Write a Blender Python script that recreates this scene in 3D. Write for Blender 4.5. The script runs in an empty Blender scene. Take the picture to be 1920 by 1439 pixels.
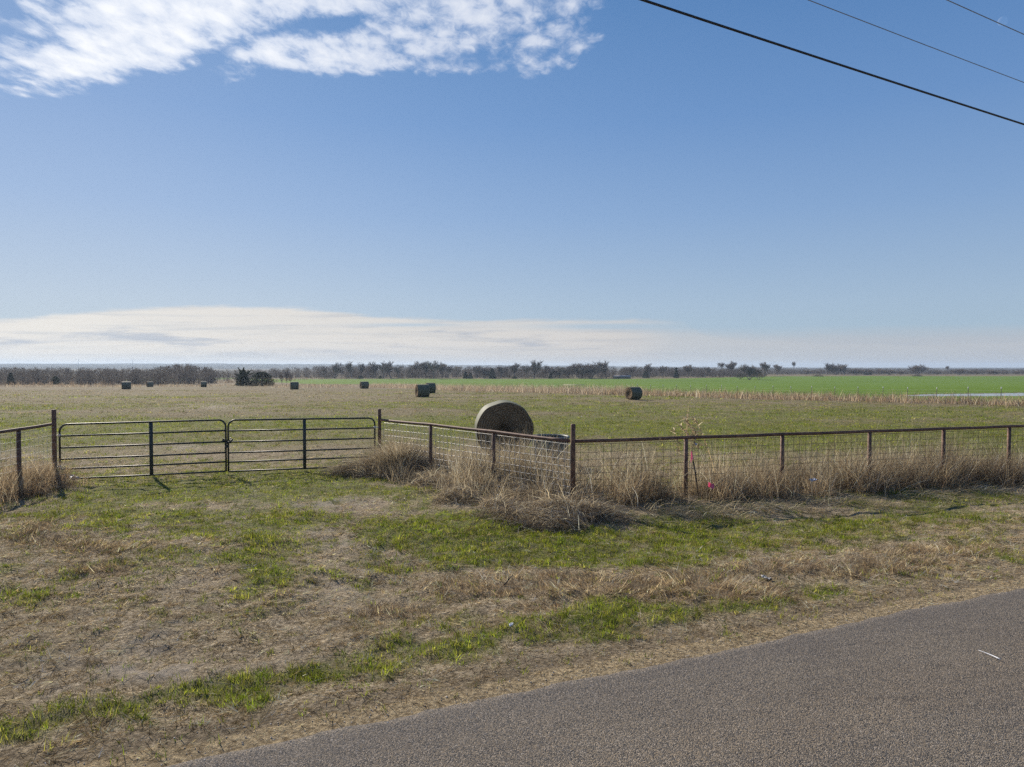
import bpy, math, random
import numpy as np
from mathutils import Vector

RNG = np.random.default_rng(7)
random.seed(7)
scene = bpy.context.scene
COL = scene.collection
PI = math.pi

# ------------------------------------------------------------------ camera
F, CX, CY = 1331.0, 960.0, 719.5
CAM_Z = 2.3
PITCH = math.radians(1.36)
cd = bpy.data.cameras.new('camera')
cd.sensor_width = 36.0
cd.lens = F / 1920.0 * 36.0
cd.clip_start = 0.05
cd.clip_end = 40000.0
cam = bpy.data.objects.new('camera', cd)
COL.objects.link(cam)
cam.location = (0, 0, CAM_Z)
cam.rotation_euler = (PI / 2 - PITCH, 0, 0)
scene.camera = cam


def proj(x, y, z):
    """world -> photo pixel (vectorised)"""
    zz = z - CAM_Z
    fy = y * math.cos(PITCH) - zz * math.sin(PITCH)
    up = y * math.sin(PITCH) + zz * math.cos(PITCH)
    fy = np.maximum(fy, 0.05)
    return CX + F * x / fy, CY - F * up / fy


def ray(px, py):
    """direction with y = 1"""
    u = (px - CX) / F
    v = (CY - py) / F
    dy = math.cos(PITCH) + v * math.sin(PITCH)
    dz = -math.sin(PITCH) + v * math.cos(PITCH)
    return u / dy, dz / dy


def at(px, py, Y):
    a, b = ray(px, py)
    return np.array([a * Y, Y, CAM_Z + b * Y])


# ------------------------------------------------------------------ noise
def vnoise(x, y, seed=0):
    x = np.asarray(x, dtype=np.float64); y = np.asarray(y, dtype=np.float64)
    xi = np.floor(x).astype(np.int64); yi = np.floor(y).astype(np.int64)
    xf = x - xi; yf = y - yi
    u = xf * xf * (3 - 2 * xf); v = yf * yf * (3 - 2 * yf)

    def h(a, b):
        n = (a * 374761393 + b * 668265263 + seed * 974634757) & 0xFFFFFFFF
        n = ((n ^ (n >> 13)) * 1274126177) & 0xFFFFFFFF
        n = (n ^ (n >> 16)) & 0xFFFFFFFF
        return n / 4294967295.0
    a = h(xi, yi); b = h(xi + 1, yi); c = h(xi, yi + 1); d = h(xi + 1, yi + 1)
    return (a * (1 - u) + b * u) * (1 - v) + (c * (1 - u) + d * u) * v


def fbm(x, y, octv=4, seed=0):
    s = 0.0; a = 0.5; t = 0.0
    for i in range(octv):
        s = s + a * vnoise(x, y, seed + i * 17)
        t += a; a *= 0.5
        x = x * 2.03 + 13.7; y = y * 2.03 + 7.1
    return s / t


def sstep(a, b, x):
    t = np.clip((x - a) / (b - a), 0, 1)
    return t * t * (3 - 2 * t)


# ------------------------------------------------------------------ terrain
RE = np.array([-2.02, 4.21]); RU = np.array([0.9057, 0.4239]); RN = np.array([-0.4239, 0.9057])
ROAD_W = 6.4


def road_s(x, y):
    return (x - RE[0]) * RN[0] + (y - RE[1]) * RN[1]


def road_t(x, y):
    return (x - RE[0]) * RU[0] + (y - RE[1]) * RU[1]


def base_z(y):
    y = np.asarray(y, dtype=np.float64)
    lin = -0.0175 * np.clip(y, -30, 240)
    t = np.clip(y - 240, 0, 180)
    return lin - (0.0175 * t - 0.0175 * t * t / 360.0)


POND_Z = -0.0175 * 95 - 0.02


def pond_r(x, y):
    # pond axis runs a little away from the road
    xx = x - 86.0; yy = y - (104.0 + 0.22 * (x - 84.0))
    return (xx / 31.0) ** 2 + (yy / 5.2) ** 2 + 0.35 * (vnoise(x * 0.18, y * 0.25, 91) - 0.5)


def H(x, y):
    x = np.asarray(x, dtype=np.float64); y = np.asarray(y, dtype=np.float64)
    z = base_z(y)
    s = road_s(x, y)
    off = sstep(0.0, 1.2, s)
    z = z - 0.14 * np.exp(-((s - 4.0) / 1.6) ** 2) * sstep(0.0, 6.0, x + 3)
    nr_ = sstep(40, 18, y)
    z = z + off * 0.10 * (fbm(x * 0.55, y * 0.55, 3, 3) - 0.5) + off * nr_ * (0.075 * (fbm(x * 2.4, y * 2.4, 2, 5) - 0.5) + 0.05 * (fbm(x * 7.5, y * 7.5, 2, 6) - 0.5))
    z = z + sstep(22, 60, y) * 0.5 * (fbm(x * 0.03, y * 0.03, 3, 9) - 0.5)
    z = z + 0.018 * sstep(-0.05, 0.2, s) - 0.035 * sstep(0.12, -0.3, s)
    w = np.exp(-(((x - 84) / 46) ** 2 + ((y - 118) / 32) ** 2) ** 2)
    z = z * (1 - w) + np.maximum(z, POND_Z + 0.06) * w
    z = z - 0.35 * sstep(1.15, 0.75, pond_r(x, y)) * (np.abs(x - 84) < 60)
    return z


def Hf(x, y):
    return float(H(np.array([x]), np.array([y]))[0])


def G(px, py):
    """photo pixel -> point on the ground"""
    a, b = ray(px, py)
    Y = 2.3 / max(1e-4, (-b - 0.0175)) if -b > 0.021 else 300.0
    for _ in range(60):
        h = Hf(a * Y, Y)
        Yn = (h - CAM_Z) / b
        Y = 0.5 * Y + 0.5 * min(max(Yn, 1), 2500)
    return np.array([a * Y, Y, Hf(a * Y, Y)])


# ------------------------------------------------------------------ object helpers
def tag(o, label=None, cat=None, group=None, kind=None):
    if label: o['label'] = label
    if cat: o['category'] = cat
    if group: o['group'] = group
    if kind: o['kind'] = kind
    return o


def empty(name, loc=(0, 0, 0), rz=0.0):
    o = bpy.data.objects.new(name, None)
    o.empty_display_size = 0.2
    o.location = loc; o.rotation_euler = (0, 0, rz)
    COL.objects.link(o)
    return o


def np_mesh(name, verts, faces_list, mat, col=None, attrs=None, smooth=False):
    """faces_list: list of (M,k) int arrays"""
    me = bpy.data.meshes.new(name)
    verts = np.ascontiguousarray(verts, dtype=np.float32)
    me.vertices.add(len(verts)); me.vertices.foreach_set('co', verts.ravel())
    faces_list = [np.asarray(f, dtype=np.int32) for f in faces_list if len(f)]
    nl = sum(f.size for f in faces_list); npoly = sum(len(f) for f in faces_list)
    me.loops.add(nl); me.polygons.add(npoly)
    me.loops.foreach_set('vertex_index', np.concatenate([f.ravel() for f in faces_list]))
    starts = []; cur = 0
    for f in faces_list:
        starts.append(cur + np.arange(len(f), dtype=np.int32) * f.shape[1]); cur += f.size
    me.polygons.foreach_set('loop_start', np.concatenate(starts).astype(np.int32))
    if smooth:
        me.polygons.foreach_set('use_smooth', np.ones(npoly, dtype=bool))
    me.update(calc_edges=True)
    if col is not None:
        a = me.attributes.new('Col', 'FLOAT_COLOR', 'POINT')
        c4 = np.ones((len(verts), 4), dtype=np.float32); c4[:, :3] = col
        a.data.foreach_set('color', c4.ravel())
    for k, v in (attrs or {}).items():
        a = me.attributes.new(k, 'FLOAT', 'POINT')
        a.data.foreach_set('value', np.ascontiguousarray(v, dtype=np.float32))
    if mat: me.materials.append(mat)
    return me


def link(name, me, parent=None, loc=None):
    o = bpy.data.objects.new(name, me)
    COL.objects.link(o)
    if parent is not None: o.parent = parent
    if loc is not None: o.location = loc
    return o


class MB:
    """collects shapes into one mesh"""
    def __init__(s):
        s.v = []; s.q = []; s.t = []; s.n = 0; s.c = []

    def add(s, v, q=None, t=None, c=None):
        v = np.asarray(v, dtype=np.float64).reshape(-1, 3)
        if q is not None and len(q): s.q.append(np.asarray(q) + s.n)
        if t is not None and len(t): s.t.append(np.asarray(t) + s.n)
        s.v.append(v); s.n += len(v)
        if c is not None: s.c.append(np.broadcast_to(np.asarray(c, dtype=np.float64), (len(v), 3)))
        return s

    def tube(s, pts, r, n=8, caps=True, c=None):
        pts = np.asarray(pts, dtype=np.float64)
        r = np.broadcast_to(np.asarray(r, dtype=np.float64), (len(pts),))
        tan = np.gradient(pts, axis=0)
        tan /= np.linalg.norm(tan, axis=1)[:, None] + 1e-12
        up = np.array([0, 0, 1.0]) if abs(tan[0][2]) < 0.9 else np.array([1.0, 0, 0])
        a = np.cross(tan[0], up); a /= np.linalg.norm(a)
        rings = []
        for i in range(len(pts)):
            a = a - tan[i] * a.dot(tan[i]); a /= np.linalg.norm(a) + 1e-12
            b = np.cross(tan[i], a)
            th = np.arange(n) / n * 2 * PI
            rings.append(pts[i] + r[i] * (np.cos(th)[:, None] * a + np.sin(th)[:, None] * b))
        V = np.concatenate(rings)
        q = []
        for i in range(len(pts) - 1):
            for k in range(n):
                k2 = (k + 1) % n
                q.append((i * n + k, i * n + k2, (i + 1) * n + k2, (i + 1) * n + k))
        t = []
        if caps:
            V = np.concatenate([V, pts[:1], pts[-1:]])
            m = len(V)
            for k in range(n):
                t.append((m - 2, (k + 1) % n, k)); t.append((m - 1, (len(pts) - 1) * n + k, (len(pts) - 1) * n + (k + 1) % n))
        return s.add(V, q, t, c)

    def box(s, cen, size, rz=0.0, bev=0.0):
        sx, sy, sz = [k / 2 for k in size]
        b = min(bev, sx * .9, sy * .9, sz * .9)
        if b <= 0:
            V = np.array([(x, y, z) for z in (-sz, sz) for x, y in ((-sx, -sy), (sx, -sy), (sx, sy), (-sx, sy))])
            q = [(3, 2, 1, 0), (4, 5, 6, 7), (0, 1, 5, 4), (1, 2, 6, 5), (2, 3, 7, 6), (3, 0, 4, 7)]
        else:
            ring = [(-sx + b, -sy), (sx - b, -sy), (sx, -sy + b), (sx, sy - b), (sx - b, sy), (-sx + b, sy), (-sx, sy - b), (-sx, -sy + b)]
            V = np.array([(x * (1 - b / sx * .6 * (zz != 0)), y * (1 - b / sy * .6 * (zz != 0)), z) for z, zz in ((-sz, 1), (-sz + b, 0), (sz - b, 0), (sz, 1)) for x, y in ring])
            q = []; 
            for l in range(3):
                for k in range(8):
                    q.append((l * 8 + k, l * 8 + (k + 1) % 8, l * 8 + 8 + (k + 1) % 8, l * 8 + 8 + k))
            q += [(3, 2, 1, 0), (7, 4, 3, 0), (7, 6, 5, 4), (24, 25, 26, 27), (24, 27, 28, 31), (28, 29, 30, 31)]
        c, sn = math.cos(rz), math.sin(rz)
        R = np.array([[c, -sn, 0], [sn, c, 0], [0, 0, 1]])
        return s.add(V @ R.T + np.asarray(cen), q)

    def mesh(s, name, mat, smooth=False):
        V = np.concatenate(s.v)
        fl = []
        if s.q: fl.append(np.concatenate([np.asarray(k).reshape(-1, 4) for k in s.q]))
        if s.t: fl.append(np.concatenate([np.asarray(k).reshape(-1, 3) for k in s.t]))
        return np_mesh(name, V, fl, mat, col=np.concatenate(s.c) if s.c else None, smooth=smooth)

    def build(s, name, mat, parent=None, smooth=False, loc=None):
        return link(name, s.mesh(name, mat, smooth), parent, loc)


def copy_tree(o, parent=None):
    c = o.copy(); COL.objects.link(c)
    if parent is not None: c.parent = parent
    for ch in [k for k in COL.objects if k.parent == o]:
        copy_tree(ch, c)
    return c


# ------------------------------------------------------------------ shader helpers
class NT:
    def __init__(s, tree):
        s.t = tree; s.n = tree.nodes; s.l = tree.links; s.n.clear()

    def put(s, sock, v):
        if isinstance(v, bpy.types.NodeSocket): s.l.new(v, sock)
        elif v is not None:
            try: sock.default_value = v
            except Exception: sock.default_value = (*v, 1.0)

    def m(s, op, a, b=None, c=None, clamp=False):
        n = s.n.new('ShaderNodeMath'); n.operation = op; n.use_clamp = clamp
        s.put(n.inputs[0], a)
        if b is not None: s.put(n.inputs[1], b)
        if c is not None: s.put(n.inputs[2], c)
        return n.outputs[0]

    def mul(s, a, b): return s.m('MULTIPLY', a, b)
    def addm(s, a, b): return s.m('ADD', a, b)
    def sub(s, a, b): return s.m('SUBTRACT', a, b)

    def smooth(s, a, b, x):
        n = s.n.new('ShaderNodeMapRange'); n.interpolation_type = 'SMOOTHSTEP'
        s.put(n.inputs['Value'], x); n.inputs['From Min'].default_value = a; n.inputs['From Max'].default_value = b
        return n.outputs['Result']

    def rng(s, x, a, b, c, d):
        n = s.n.new('ShaderNodeMapRange')
        s.put(n.inputs['Value'], x)
        for k, v in zip(('From Min', 'From Max', 'To Min', 'To Max'), (a, b, c, d)): n.inputs[k].default_value = v
        return n.outputs['Result']

    def mix(s, f, a, b, mode='MIX'):
        n = s.n.new('ShaderNodeMix'); n.data_type = 'RGBA'; n.blend_type = mode
        s.put(n.inputs[0], f); s.put(n.inputs[6], a); s.put(n.inputs[7], b)
        return n.outputs[2]

    def noise(s, vec, scale, detail=4, rough=0.55, dist=0.0):
        n = s.n.new('ShaderNodeTexNoise')
        if vec is not None: s.l.new(vec, n.inputs['Vector'])
        n.inputs['Scale'].default_value = scale; n.inputs['Detail'].default_value = detail
        n.inputs['Roughness'].default_value = rough; n.inputs['Distortion'].default_value = dist
        return n.outputs['Fac']

    def voro(s, vec, scale, out='Distance', feat='F1'):
        n = s.n.new('ShaderNodeTexVoronoi'); n.feature = feat
        if vec is not None: s.l.new(vec, n.inputs['Vector'])
        n.inputs['Scale'].default_value = scale
        return n.outputs[out]

    def attr(s, name, out='Fac'):
        n = s.n.new('ShaderNodeAttribute'); n.attribute_name = name
        return n.outputs[out]

    def pos(s):
        return s.n.new('ShaderNodeNewGeometry').outputs['Position']

    def obj(s):
        return s.n.new('ShaderNodeTexCoord').outputs['Object']

    def mapv(s, vec, scale=(1, 1, 1), rot=(0, 0, 0)):
        n = s.n.new('ShaderNodeMapping'); s.l.new(vec, n.inputs[0])
        n.inputs['Scale'].default_value = scale; n.inputs['Rotation'].default_value = rot
        return n.outputs[0]

    def sep(s, vec):
        n = s.n.new('ShaderNodeSeparateXYZ'); s.l.new(vec, n.inputs[0]); return n.outputs

    def comb(s, x, y, z):
        n = s.n.new('ShaderNodeCombineXYZ')
        for k, v in enumerate((x, y, z)): s.put(n.inputs[k], v)
        return n.outputs[0]

    def ramp(s, fac, stops):
        n = s.n.new('ShaderNodeValToRGB'); s.put(n.inputs[0], fac)
        e = n.color_ramp.elements
        while len(e) < len(stops): e.new(0.5)
        for el, (p, c) in zip(e, stops):
            el.position = p; el.color = (*c, 1)
        return n.outputs[0]

    def bump(s, h, strength=0.5, dist=0.01):
        n = s.n.new('ShaderNodeBump'); n.inputs['Strength'].default_value = strength; n.inputs['Distance'].default_value = dist
        s.l.new(h, n.inputs['Height']); return n.outputs[0]

    def bsdf(s, color, rough=0.8, metal=0.0, normal=None, spec=0.3, out=True, **kw):
        n = s.n.new('ShaderNodeBsdfPrincipled')
        s.put(n.inputs['Base Color'], color); s.put(n.inputs['Roughness'], rough); s.put(n.inputs['Metallic'], metal)
        n.inputs['Specular IOR Level'].default_value = spec
        for k, v in kw.items(): s.put(n.inputs[k], v)
        if normal is not None: s.l.new(normal, n.inputs['Normal'])
        if out: s.out(n.outputs[0])
        return n.outputs[0]

    def out(s, sh, vol=False):
        o = s.n.new('ShaderNodeOutputMaterial')
        s.l.new(sh, o.inputs['Volume' if vol else 'Surface'])


def new_mat(name):
    m = bpy.data.materials.new(name); m.use_nodes = True
    return m, NT(m.node_tree)


def mat_blade(name, transl=0.4, tcol=1.0):
    m, T = new_mat(name)
    c = T.attr('Col', 'Color')
    d = T.n.new('ShaderNodeBsdfDiffuse'); T.l.new(c, d.inputs[0]); d.inputs[1].default_value = 0.5
    t = T.n.new('ShaderNodeBsdfTranslucent')
    T.l.new(T.mix(1.0, c, (tcol, tcol, tcol * 0.85, 1), 'MULTIPLY'), t.inputs[0])
    mx = T.n.new('ShaderNodeMixShader'); mx.inputs[0].default_value = transl
    T.l.new(d.outputs[0], mx.inputs[1]); T.l.new(t.outputs[0], mx.inputs[2])
    T.out(mx.outputs[0])
    return m


M_BLADE = mat_blade('grass_blade', 0.42, 1.25)
M_STRAW = mat_blade('dry_straw', 0.47, 1.2)
M_NEEDLE = mat_blade('needle_foliage', 0.2)


def mat_twig():
    m, T = new_mat('bare_bark')
    n = T.noise(T.pos(), 0.35, 3)
    c = T.mix(n, (0.13, 0.11, 0.10, 1), (0.28, 0.235, 0.205, 1))
    T.bsdf(c, 0.9, spec=0.1)
    return m


M_TWIG = mat_twig()
TW = 0.031


def mat_rust():
    m, T = new_mat('rusty_pipe')
    p = T.pos()
    n = T.noise(p, 9, 6, 0.65); n2 = T.noise(p, 70, 3, 0.6)
    c = T.ramp(n, [(0.28, (0.055, 0.031, 0.023)), (0.5, (0.15, 0.078, 0.05)), (0.68, (0.27, 0.15, 0.095))])
    c = T.mix(T.mul(T.smooth(0.55, 0.75, n2), 0.5), c, (0.23, 0.13, 0.085, 1))
    T.bsdf(c, 0.72, normal=T.bump(n2, 0.3, 0.002), spec=0.4)
    return m


def mat_gatepaint():
    m, T = new_mat('dark_gate_paint')
    p = T.pos()
    n = T.noise(p, 12, 5, 0.6); sc = T.smooth(0.66, 0.74, T.noise(p, 45, 4, 0.7))
    c = T.mix(n, (0.016, 0.021, 0.022, 1), (0.035, 0.042, 0.04, 1))
    c = T.mix(T.mul(sc, 0.7), c, (0.12, 0.085, 0.06, 1))
    T.bsdf(c, T.rng(n, 0, 1, 0.35, 0.6), spec=0.5)
    return m


def mat_galv():
    m, T = new_mat('galvanised_wire')
    n = T.noise(T.pos(), 4, 3)
    T.bsdf(T.mix(n, (0.42, 0.41, 0.40, 1), (0.66, 0.65, 0.62, 1)), 0.5, metal=0.35, spec=0.5)
    return m


M_RUST, M_GATE, M_GALV = mat_rust(), mat_gatepaint(), mat_galv()


def mat_unlitwire():
    m, T = new_mat('unlit_side_wire')
    T.bsdf(T.mix(T.noise(T.pos(), 5, 4), (0.05, 0.04, 0.035, 1), (0.14, 0.11, 0.09, 1)), 0.8, spec=0.2)  # darkness of the wire's unlit side put into its colour
    return m


M_UNLITW = mat_unlitwire()


def mat_plain(name, c1, c2, scale=20, rough=0.7, bump=0.0, spec=0.3, **kw):
    m, T = new_mat(name)
    n = T.noise(T.obj(), scale, 5, 0.6)
    T.bsdf(T.mix(n, (*c1, 1), (*c2, 1)), rough, spec=spec, normal=T.bump(n, bump, 0.01) if bump else None, **kw)
    return m


# ------------------------------------------------------------------ world sky
SUN_AZ = math.radians(-36.0)     # left of straight ahead
SUN_EL = math.radians(29.0)
w = bpy.data.worlds.new('World'); scene.world = w; w.use_nodes = True


def build_world():
    T = NT(w.node_tree)
    sky = T.n.new('ShaderNodeTexSky'); sky.sky_type = 'NISHITA'; sky.sun_disc = False
    sky.sun_elevation = SUN_EL; sky.sun_rotation = SUN_AZ
    sky.altitude = 200; sky.air_density = 1.0; sky.dust_density = 0.6; sky.ozone_density = 1.5
    d = T.n.new('ShaderNodeTexCoord').outputs['Generated']
    x, y, z = T.sep(d)
    ys = T.m('MAXIMUM', y, 0.08)
    front = T.smooth(0.08, 0.3, y)
    a = T.m('DIVIDE', x, ys)           # tangent of the bearing
    e = T.m('DIVIDE', z, ys)
    zs = T.m('MAXIMUM', z, 0.04)
    pl = T.comb(T.m('DIVIDE', x, zs), T.m('DIVIDE', y, zs), 0.0)   # flat cloud deck
    base = sky.outputs[0]

    def A(px): return (px - 960) / 1331.0
    def E(py): return (688 - py) / 1331.0

    # --- high broken cloud, upper left
    total = None
    for cx, cy, ra, rb, ang, wt in [
        (255, 88, 225, 60, 15, 1.28), (330, 10, 230, 78, 5, 1.25), (420, 40, 160, 45, 18, 0.9), (60, 105, 70, 60, 60, 0.75),
        (110, 20, 110, 40, -30, 0.6), (90, 140, 90, 35, -12, 0.6), (600, 108, 160, 36, -3, 1.0), (470, 118, 70, 28, 25, 0.7),
        (790, 82, 220, 48, 8, 0.86), (900, 25, 210, 42, 6, 0.92), (1035, 90, 85, 46, 20, 0.74), (640, 10, 200, 32, 4, 0.9),
        (860, 118, 130, 26, 2, 0.6), (330, -170, 420, 110, 8, 1.1), (760, -110, 300, 90, 8, 0.7), (-20, 45, 60, 40, -30, 0.45)]:
        dx = T.sub(a, A(cx)); dy = T.sub(e, E(cy))
        c, s = math.cos(math.radians(ang)), math.sin(math.radians(ang))
        u = T.mul(T.addm(T.mul(dx, c), T.mul(dy, s)), 1331.0 / ra)
        v = T.mul(T.sub(T.mul(dy, c), T.mul(dx, s)), 1331.0 / rb)
        q = T.addm(T.mul(u, u), T.mul(v, v))
        g = T.mul(T.m('EXPONENT', T.mul(T.mul(q, q), -0.7)), wt)
        total = g if total is None else T.m('MAXIMUM', total, g)
    mp = T.mapv(pl, (1.0, 0.62, 1.0), (0, 0, math.radians(-22)))
    n1 = T.noise(mp, 7.5, 7, 0.62, 0.3)
    n2 = T.noise(mp, 26, 5, 0.6, 0.6)
    v1 = T.voro(T.mapv(pl, (1.0, 0.75, 1.0), (0, 0, math.radians(-30))), 15, 'Distance', 'SMOOTH_F1')
    dens = T.addm(T.addm(total, T.mul(T.sub(n1, 0.5), 1.7)), T.addm(T.mul(T.sub(n2, 0.5), 1.0), T.mul(T.sub(0.42, v1), 0.9)))
    cl = T.smooth(0.24, 0.98, dens)
    cl = T.mul(T.mul(cl, T.smooth(0.05, 0.25, total)), front)
    cl = T.mul(cl, T.rng(T.smooth(A(-60), A(70), a), 0, 1, 0.45, 1.0))
    thick = T.smooth(0.45, 1.75, dens)
    ccol = T.mix(thick, (4.1, 4.7, 5.9, 1), (6.9, 7.0, 7.2, 1))
    ccol = T.mix(T.smooth(A(350), A(1000), a), ccol, T.mix(1.0, ccol, (0.83, 0.85, 0.89, 1), 'MULTIPLY'))

    # --- low stratus bank along the horizon
    fc = T.n.new('ShaderNodeFloatCurve')
    T.put(fc.inputs['Value'], T.rng(a, A(-400), A(1720), 0, 1))
    cv = fc.mapping.curves[0]
    pts = [(-400, 600), (0, 597), (130, 585), (240, 576), (480, 573), (620, 580), (720, 592), (800, 597), (1000, 598), (1180, 596), (1270, 600), (1340, 628), (1720, 640)]
    cv.points[0].location = ((pts[0][0] + 400) / 2120, (700 - pts[0][1]) / 200)
    cv.points[1].location = ((pts[-1][0] + 400) / 2120, (700 - pts[-1][1]) / 200)
    for X, Y in pts[1:-1]: cv.points.new((X + 400) / 2120, (700 - Y) / 200)
    fc.mapping.update()
    top = T.sub(700.0, T.mul(fc.outputs[0], 200.0))
    py = T.sub(688.0, T.mul(e, 1331.0))
    st = T.comb(a, T.mul(e, 9.0), 0.0)
    s1 = T.noise(st, 3.2, 6, 0.6, 0.4); s2 = T.noise(st, 13, 5, 0.65, 0.5)
    edge = T.addm(T.sub(py, top), T.addm(T.mul(T.sub(s2, 0.5), 16.0), T.mul(T.sub(s1, 0.5), 8.0)))
    bank = T.smooth(-1.0, 9.0, edge)
    # blue gap under the thin tongue on the right
    gx = T.mul(T.sub(a, A(1150)), 1331.0 / 150); gy = T.mul(T.sub(py, 613.0), 1 / 7.0)
    gap = T.m('EXPONENT', T.mul(T.addm(T.mul(gx, gx), T.mul(gy, gy)), -1.0))
    gx2 = T.mul(T.sub(a, A(770)), 1331.0 / 90); gy2 = T.mul(T.sub(py, 610.0), 1 / 3.5)
    gap = T.addm(gap, T.mul(T.m('EXPONENT', T.mul(T.addm(T.mul(gx2, gx2), T.mul(gy2, gy2)), -1.0)), 0.8))
    veil = T.mul(T.smooth(606, 640, T.addm(py, T.mul(T.sub(s1, 0.5), 34.0))), 0.88)
    leftw = T.rng(a, A(900), A(1300), 1.0, 0.0)
    bank = T.mul(T.mul(bank, T.m('MAXIMUM', T.mul(T.smooth(A(1330), A(1130), a), 1.0), 0.22)), 0.9)
    bank = T.mul(bank, T.sub(1.0, T.m('MINIMUM', gap, 0.85)))
    # grey streaks low in the bank
    gs = T.mul(T.mul(T.smooth(0.5, 0.66, T.noise(st, 4.5, 5, 0.6, 0.3)), T.smooth(606, 620, py)), T.smooth(690, 640, py))
    lum = T.rng(a, A(100), A(1300), 1.0, 0.74)
    s3 = T.noise(T.comb(a, T.mul(e, 22.0), 3.3), 5.0, 6, 0.62, 0.4)
    bcol = T.mix(T.smooth(640, 690, py), (5.9, 5.6, 5.15, 1), (4.6, 4.6, 4.55, 1))
    bcol = T.mix(T.mul(T.smooth(0.45, 0.68, s3), 0.55), bcol, (4.0, 4.15, 4.35, 1))
    bcol = T.mix(T.mul(gs, 0.8), bcol, (3.15, 3.5, 4.1, 1))
    bcol = T.mix(1.0, bcol, T.comb(lum, lum, T.addm(T.mul(lum, 0.9), 0.1)), 'MULTIPLY')
    vcol = T.mix(T.smooth(A(700), A(1700), a), (4.1, 4.2, 4.3, 1), (3.25, 3.45, 3.75, 1))

    bw = T.n.new('ShaderNodeRGBToBW'); T.l.new(base, bw.inputs[0])
    k = T.m('DIVIDE', 5.0, T.addm(bw.outputs[0], 9.0))
    ray_ = T.mix(1.0, base, T.comb(k, k, k), 'MULTIPLY')
    el = T.m('ARCSINE', T.m('MAXIMUM', z, 0.0))
    rampc = T.ramp(T.mul(el, 1 / 1.2), [(0.0, (.53, .63, .73)), (.07, (.49, .592, .765)), (.17, (.31, .453, .735)), (.27, (.185, .34, .66)), (.40, (.10, .245, .545)), (.75, (.055, .14, .40)), (1.0, (.04, .11, .34))])
    sd = T.n.new('ShaderNodeVectorMath'); sd.operation = 'DOT_PRODUCT'; T.l.new(d, sd.inputs[0])
    sd.inputs[1].default_value = (math.sin(SUN_AZ) * math.cos(SUN_EL), math.cos(SUN_AZ) * math.cos(SUN_EL), math.sin(SUN_EL))
    glow = T.m('POWER', T.m('MAXIMUM', sd.outputs['Value'], 0.0), 5.0)
    lift = T.mix(glow, (5.5, 6.25, 6.5, 1), (8.4, 8.3, 7.8, 1))
    col = T.mix(0.78, ray_, T.mix(1.0, rampc, lift, 'MULTIPLY'))
    col = T.mix(T.mul(veil, front), col, vcol)
    col = T.mix(T.mul(bank, front), col, bcol)
    col = T.mix(T.mul(cl, 0.96), col, ccol)
    bg = T.n.new('ShaderNodeBackground'); T.l.new(col, bg.inputs[0]); bg.inputs[1].default_value = 0.1
    o = T.n.new('ShaderNodeOutputWorld'); T.l.new(bg.outputs[0], o.inputs[0])


build_world()
sl = bpy.data.lights.new('sun', 'SUN'); sl.energy = 5.0; sl.angle = math.radians(0.55); sl.color = (1.0, 0.905, 0.775)
sun = bpy.data.objects.new('sun', sl); COL.objects.link(sun)
sv = Vector((math.sin(SUN_AZ) * math.cos(SUN_EL), math.cos(SUN_AZ) * math.cos(SUN_EL), math.sin(SUN_EL)))
sun.rotation_euler = sv.to_track_quat('Z', 'Y').to_euler()
sun.location = (-30, 40, 60)

# ------------------------------------------------------------------ masks of what grows where
GREEN = [(300, 925, 190, 24, .75), (520, 905, 180, 28, .85), (640, 930, 80, 30, .55), (350, 985, 200, 25, .38), (500, 1015, 130, 28, .45),
         (560, 975, 100, 25, .3), (850, 985, 150, 35, .55), (980, 1020, 170, 28, .75), (1100, 1050, 120, 20, .5), (1250, 1012, 150, 20, .42),
         (1500, 990, 220, 16, .4), (1750, 968, 160, 14, .3), (1260, 1050, 150, 20, .38), (760, 1030, 80, 30, .38), (480, 1060, 90, 22, .42),
         (60, 1118, 70, 18, .35), (220, 1072, 60, 14, .3), (640, 1075, 60, 16, .25), (860, 1160, 90, 16, .25), (1540, 1108, 60, 10, .55),
         (1100, 1010, 80, 20, .3), (150, 950, 100, 16, .4), (880, 1060, 90, 16, .3), (380, 1230, 40, 12, .4), (230, 1255, 50, 12, .35)]
for i, (a_, b_) in enumerate([(-60, 1385), (30, 1365), (130, 1345), (240, 1315), (340, 1296), (450, 1280), (560, 1265), (660, 1250), (760, 1232), (860, 1212), (960, 1190),
                              (1060, 1172), (1160, 1158), (1290, 1143), (1420, 1140), (1560, 1112), (1700, 1085), (1850, 1066), (1980, 1045)]):
    GREEN.append((a_, b_ + (9 if i % 2 else -7), 70, 29 - i * 0.8, .64 if i < 12 else .46))
DEADTUFT = [(1000, 1100, 170, 20, 1), (1210, 1098, 150, 22, 1), (1330, 1118, 110, 14, 1), (1600, 1068, 200, 18, .7), (1750, 1035, 150, 20, .7),
            (1480, 1062, 120, 14, .6), (760, 1150, 90, 14, .8), (1010, 1142, 60, 10, .9), (1040, 1180, 60, 12, .9), (860, 1105, 90, 14, .6), (200, 1072, 60, 12, .8),
            (90, 1015, 90, 14, .7), (180, 1030, 60, 10, .8), (350, 1080, 50, 10, .4), (60, 1160, 80, 12, .4), (60, 990, 50, 14, .7), (640, 950, 90, 12, .5), (1400, 1110, 80, 14, .9)]
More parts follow.
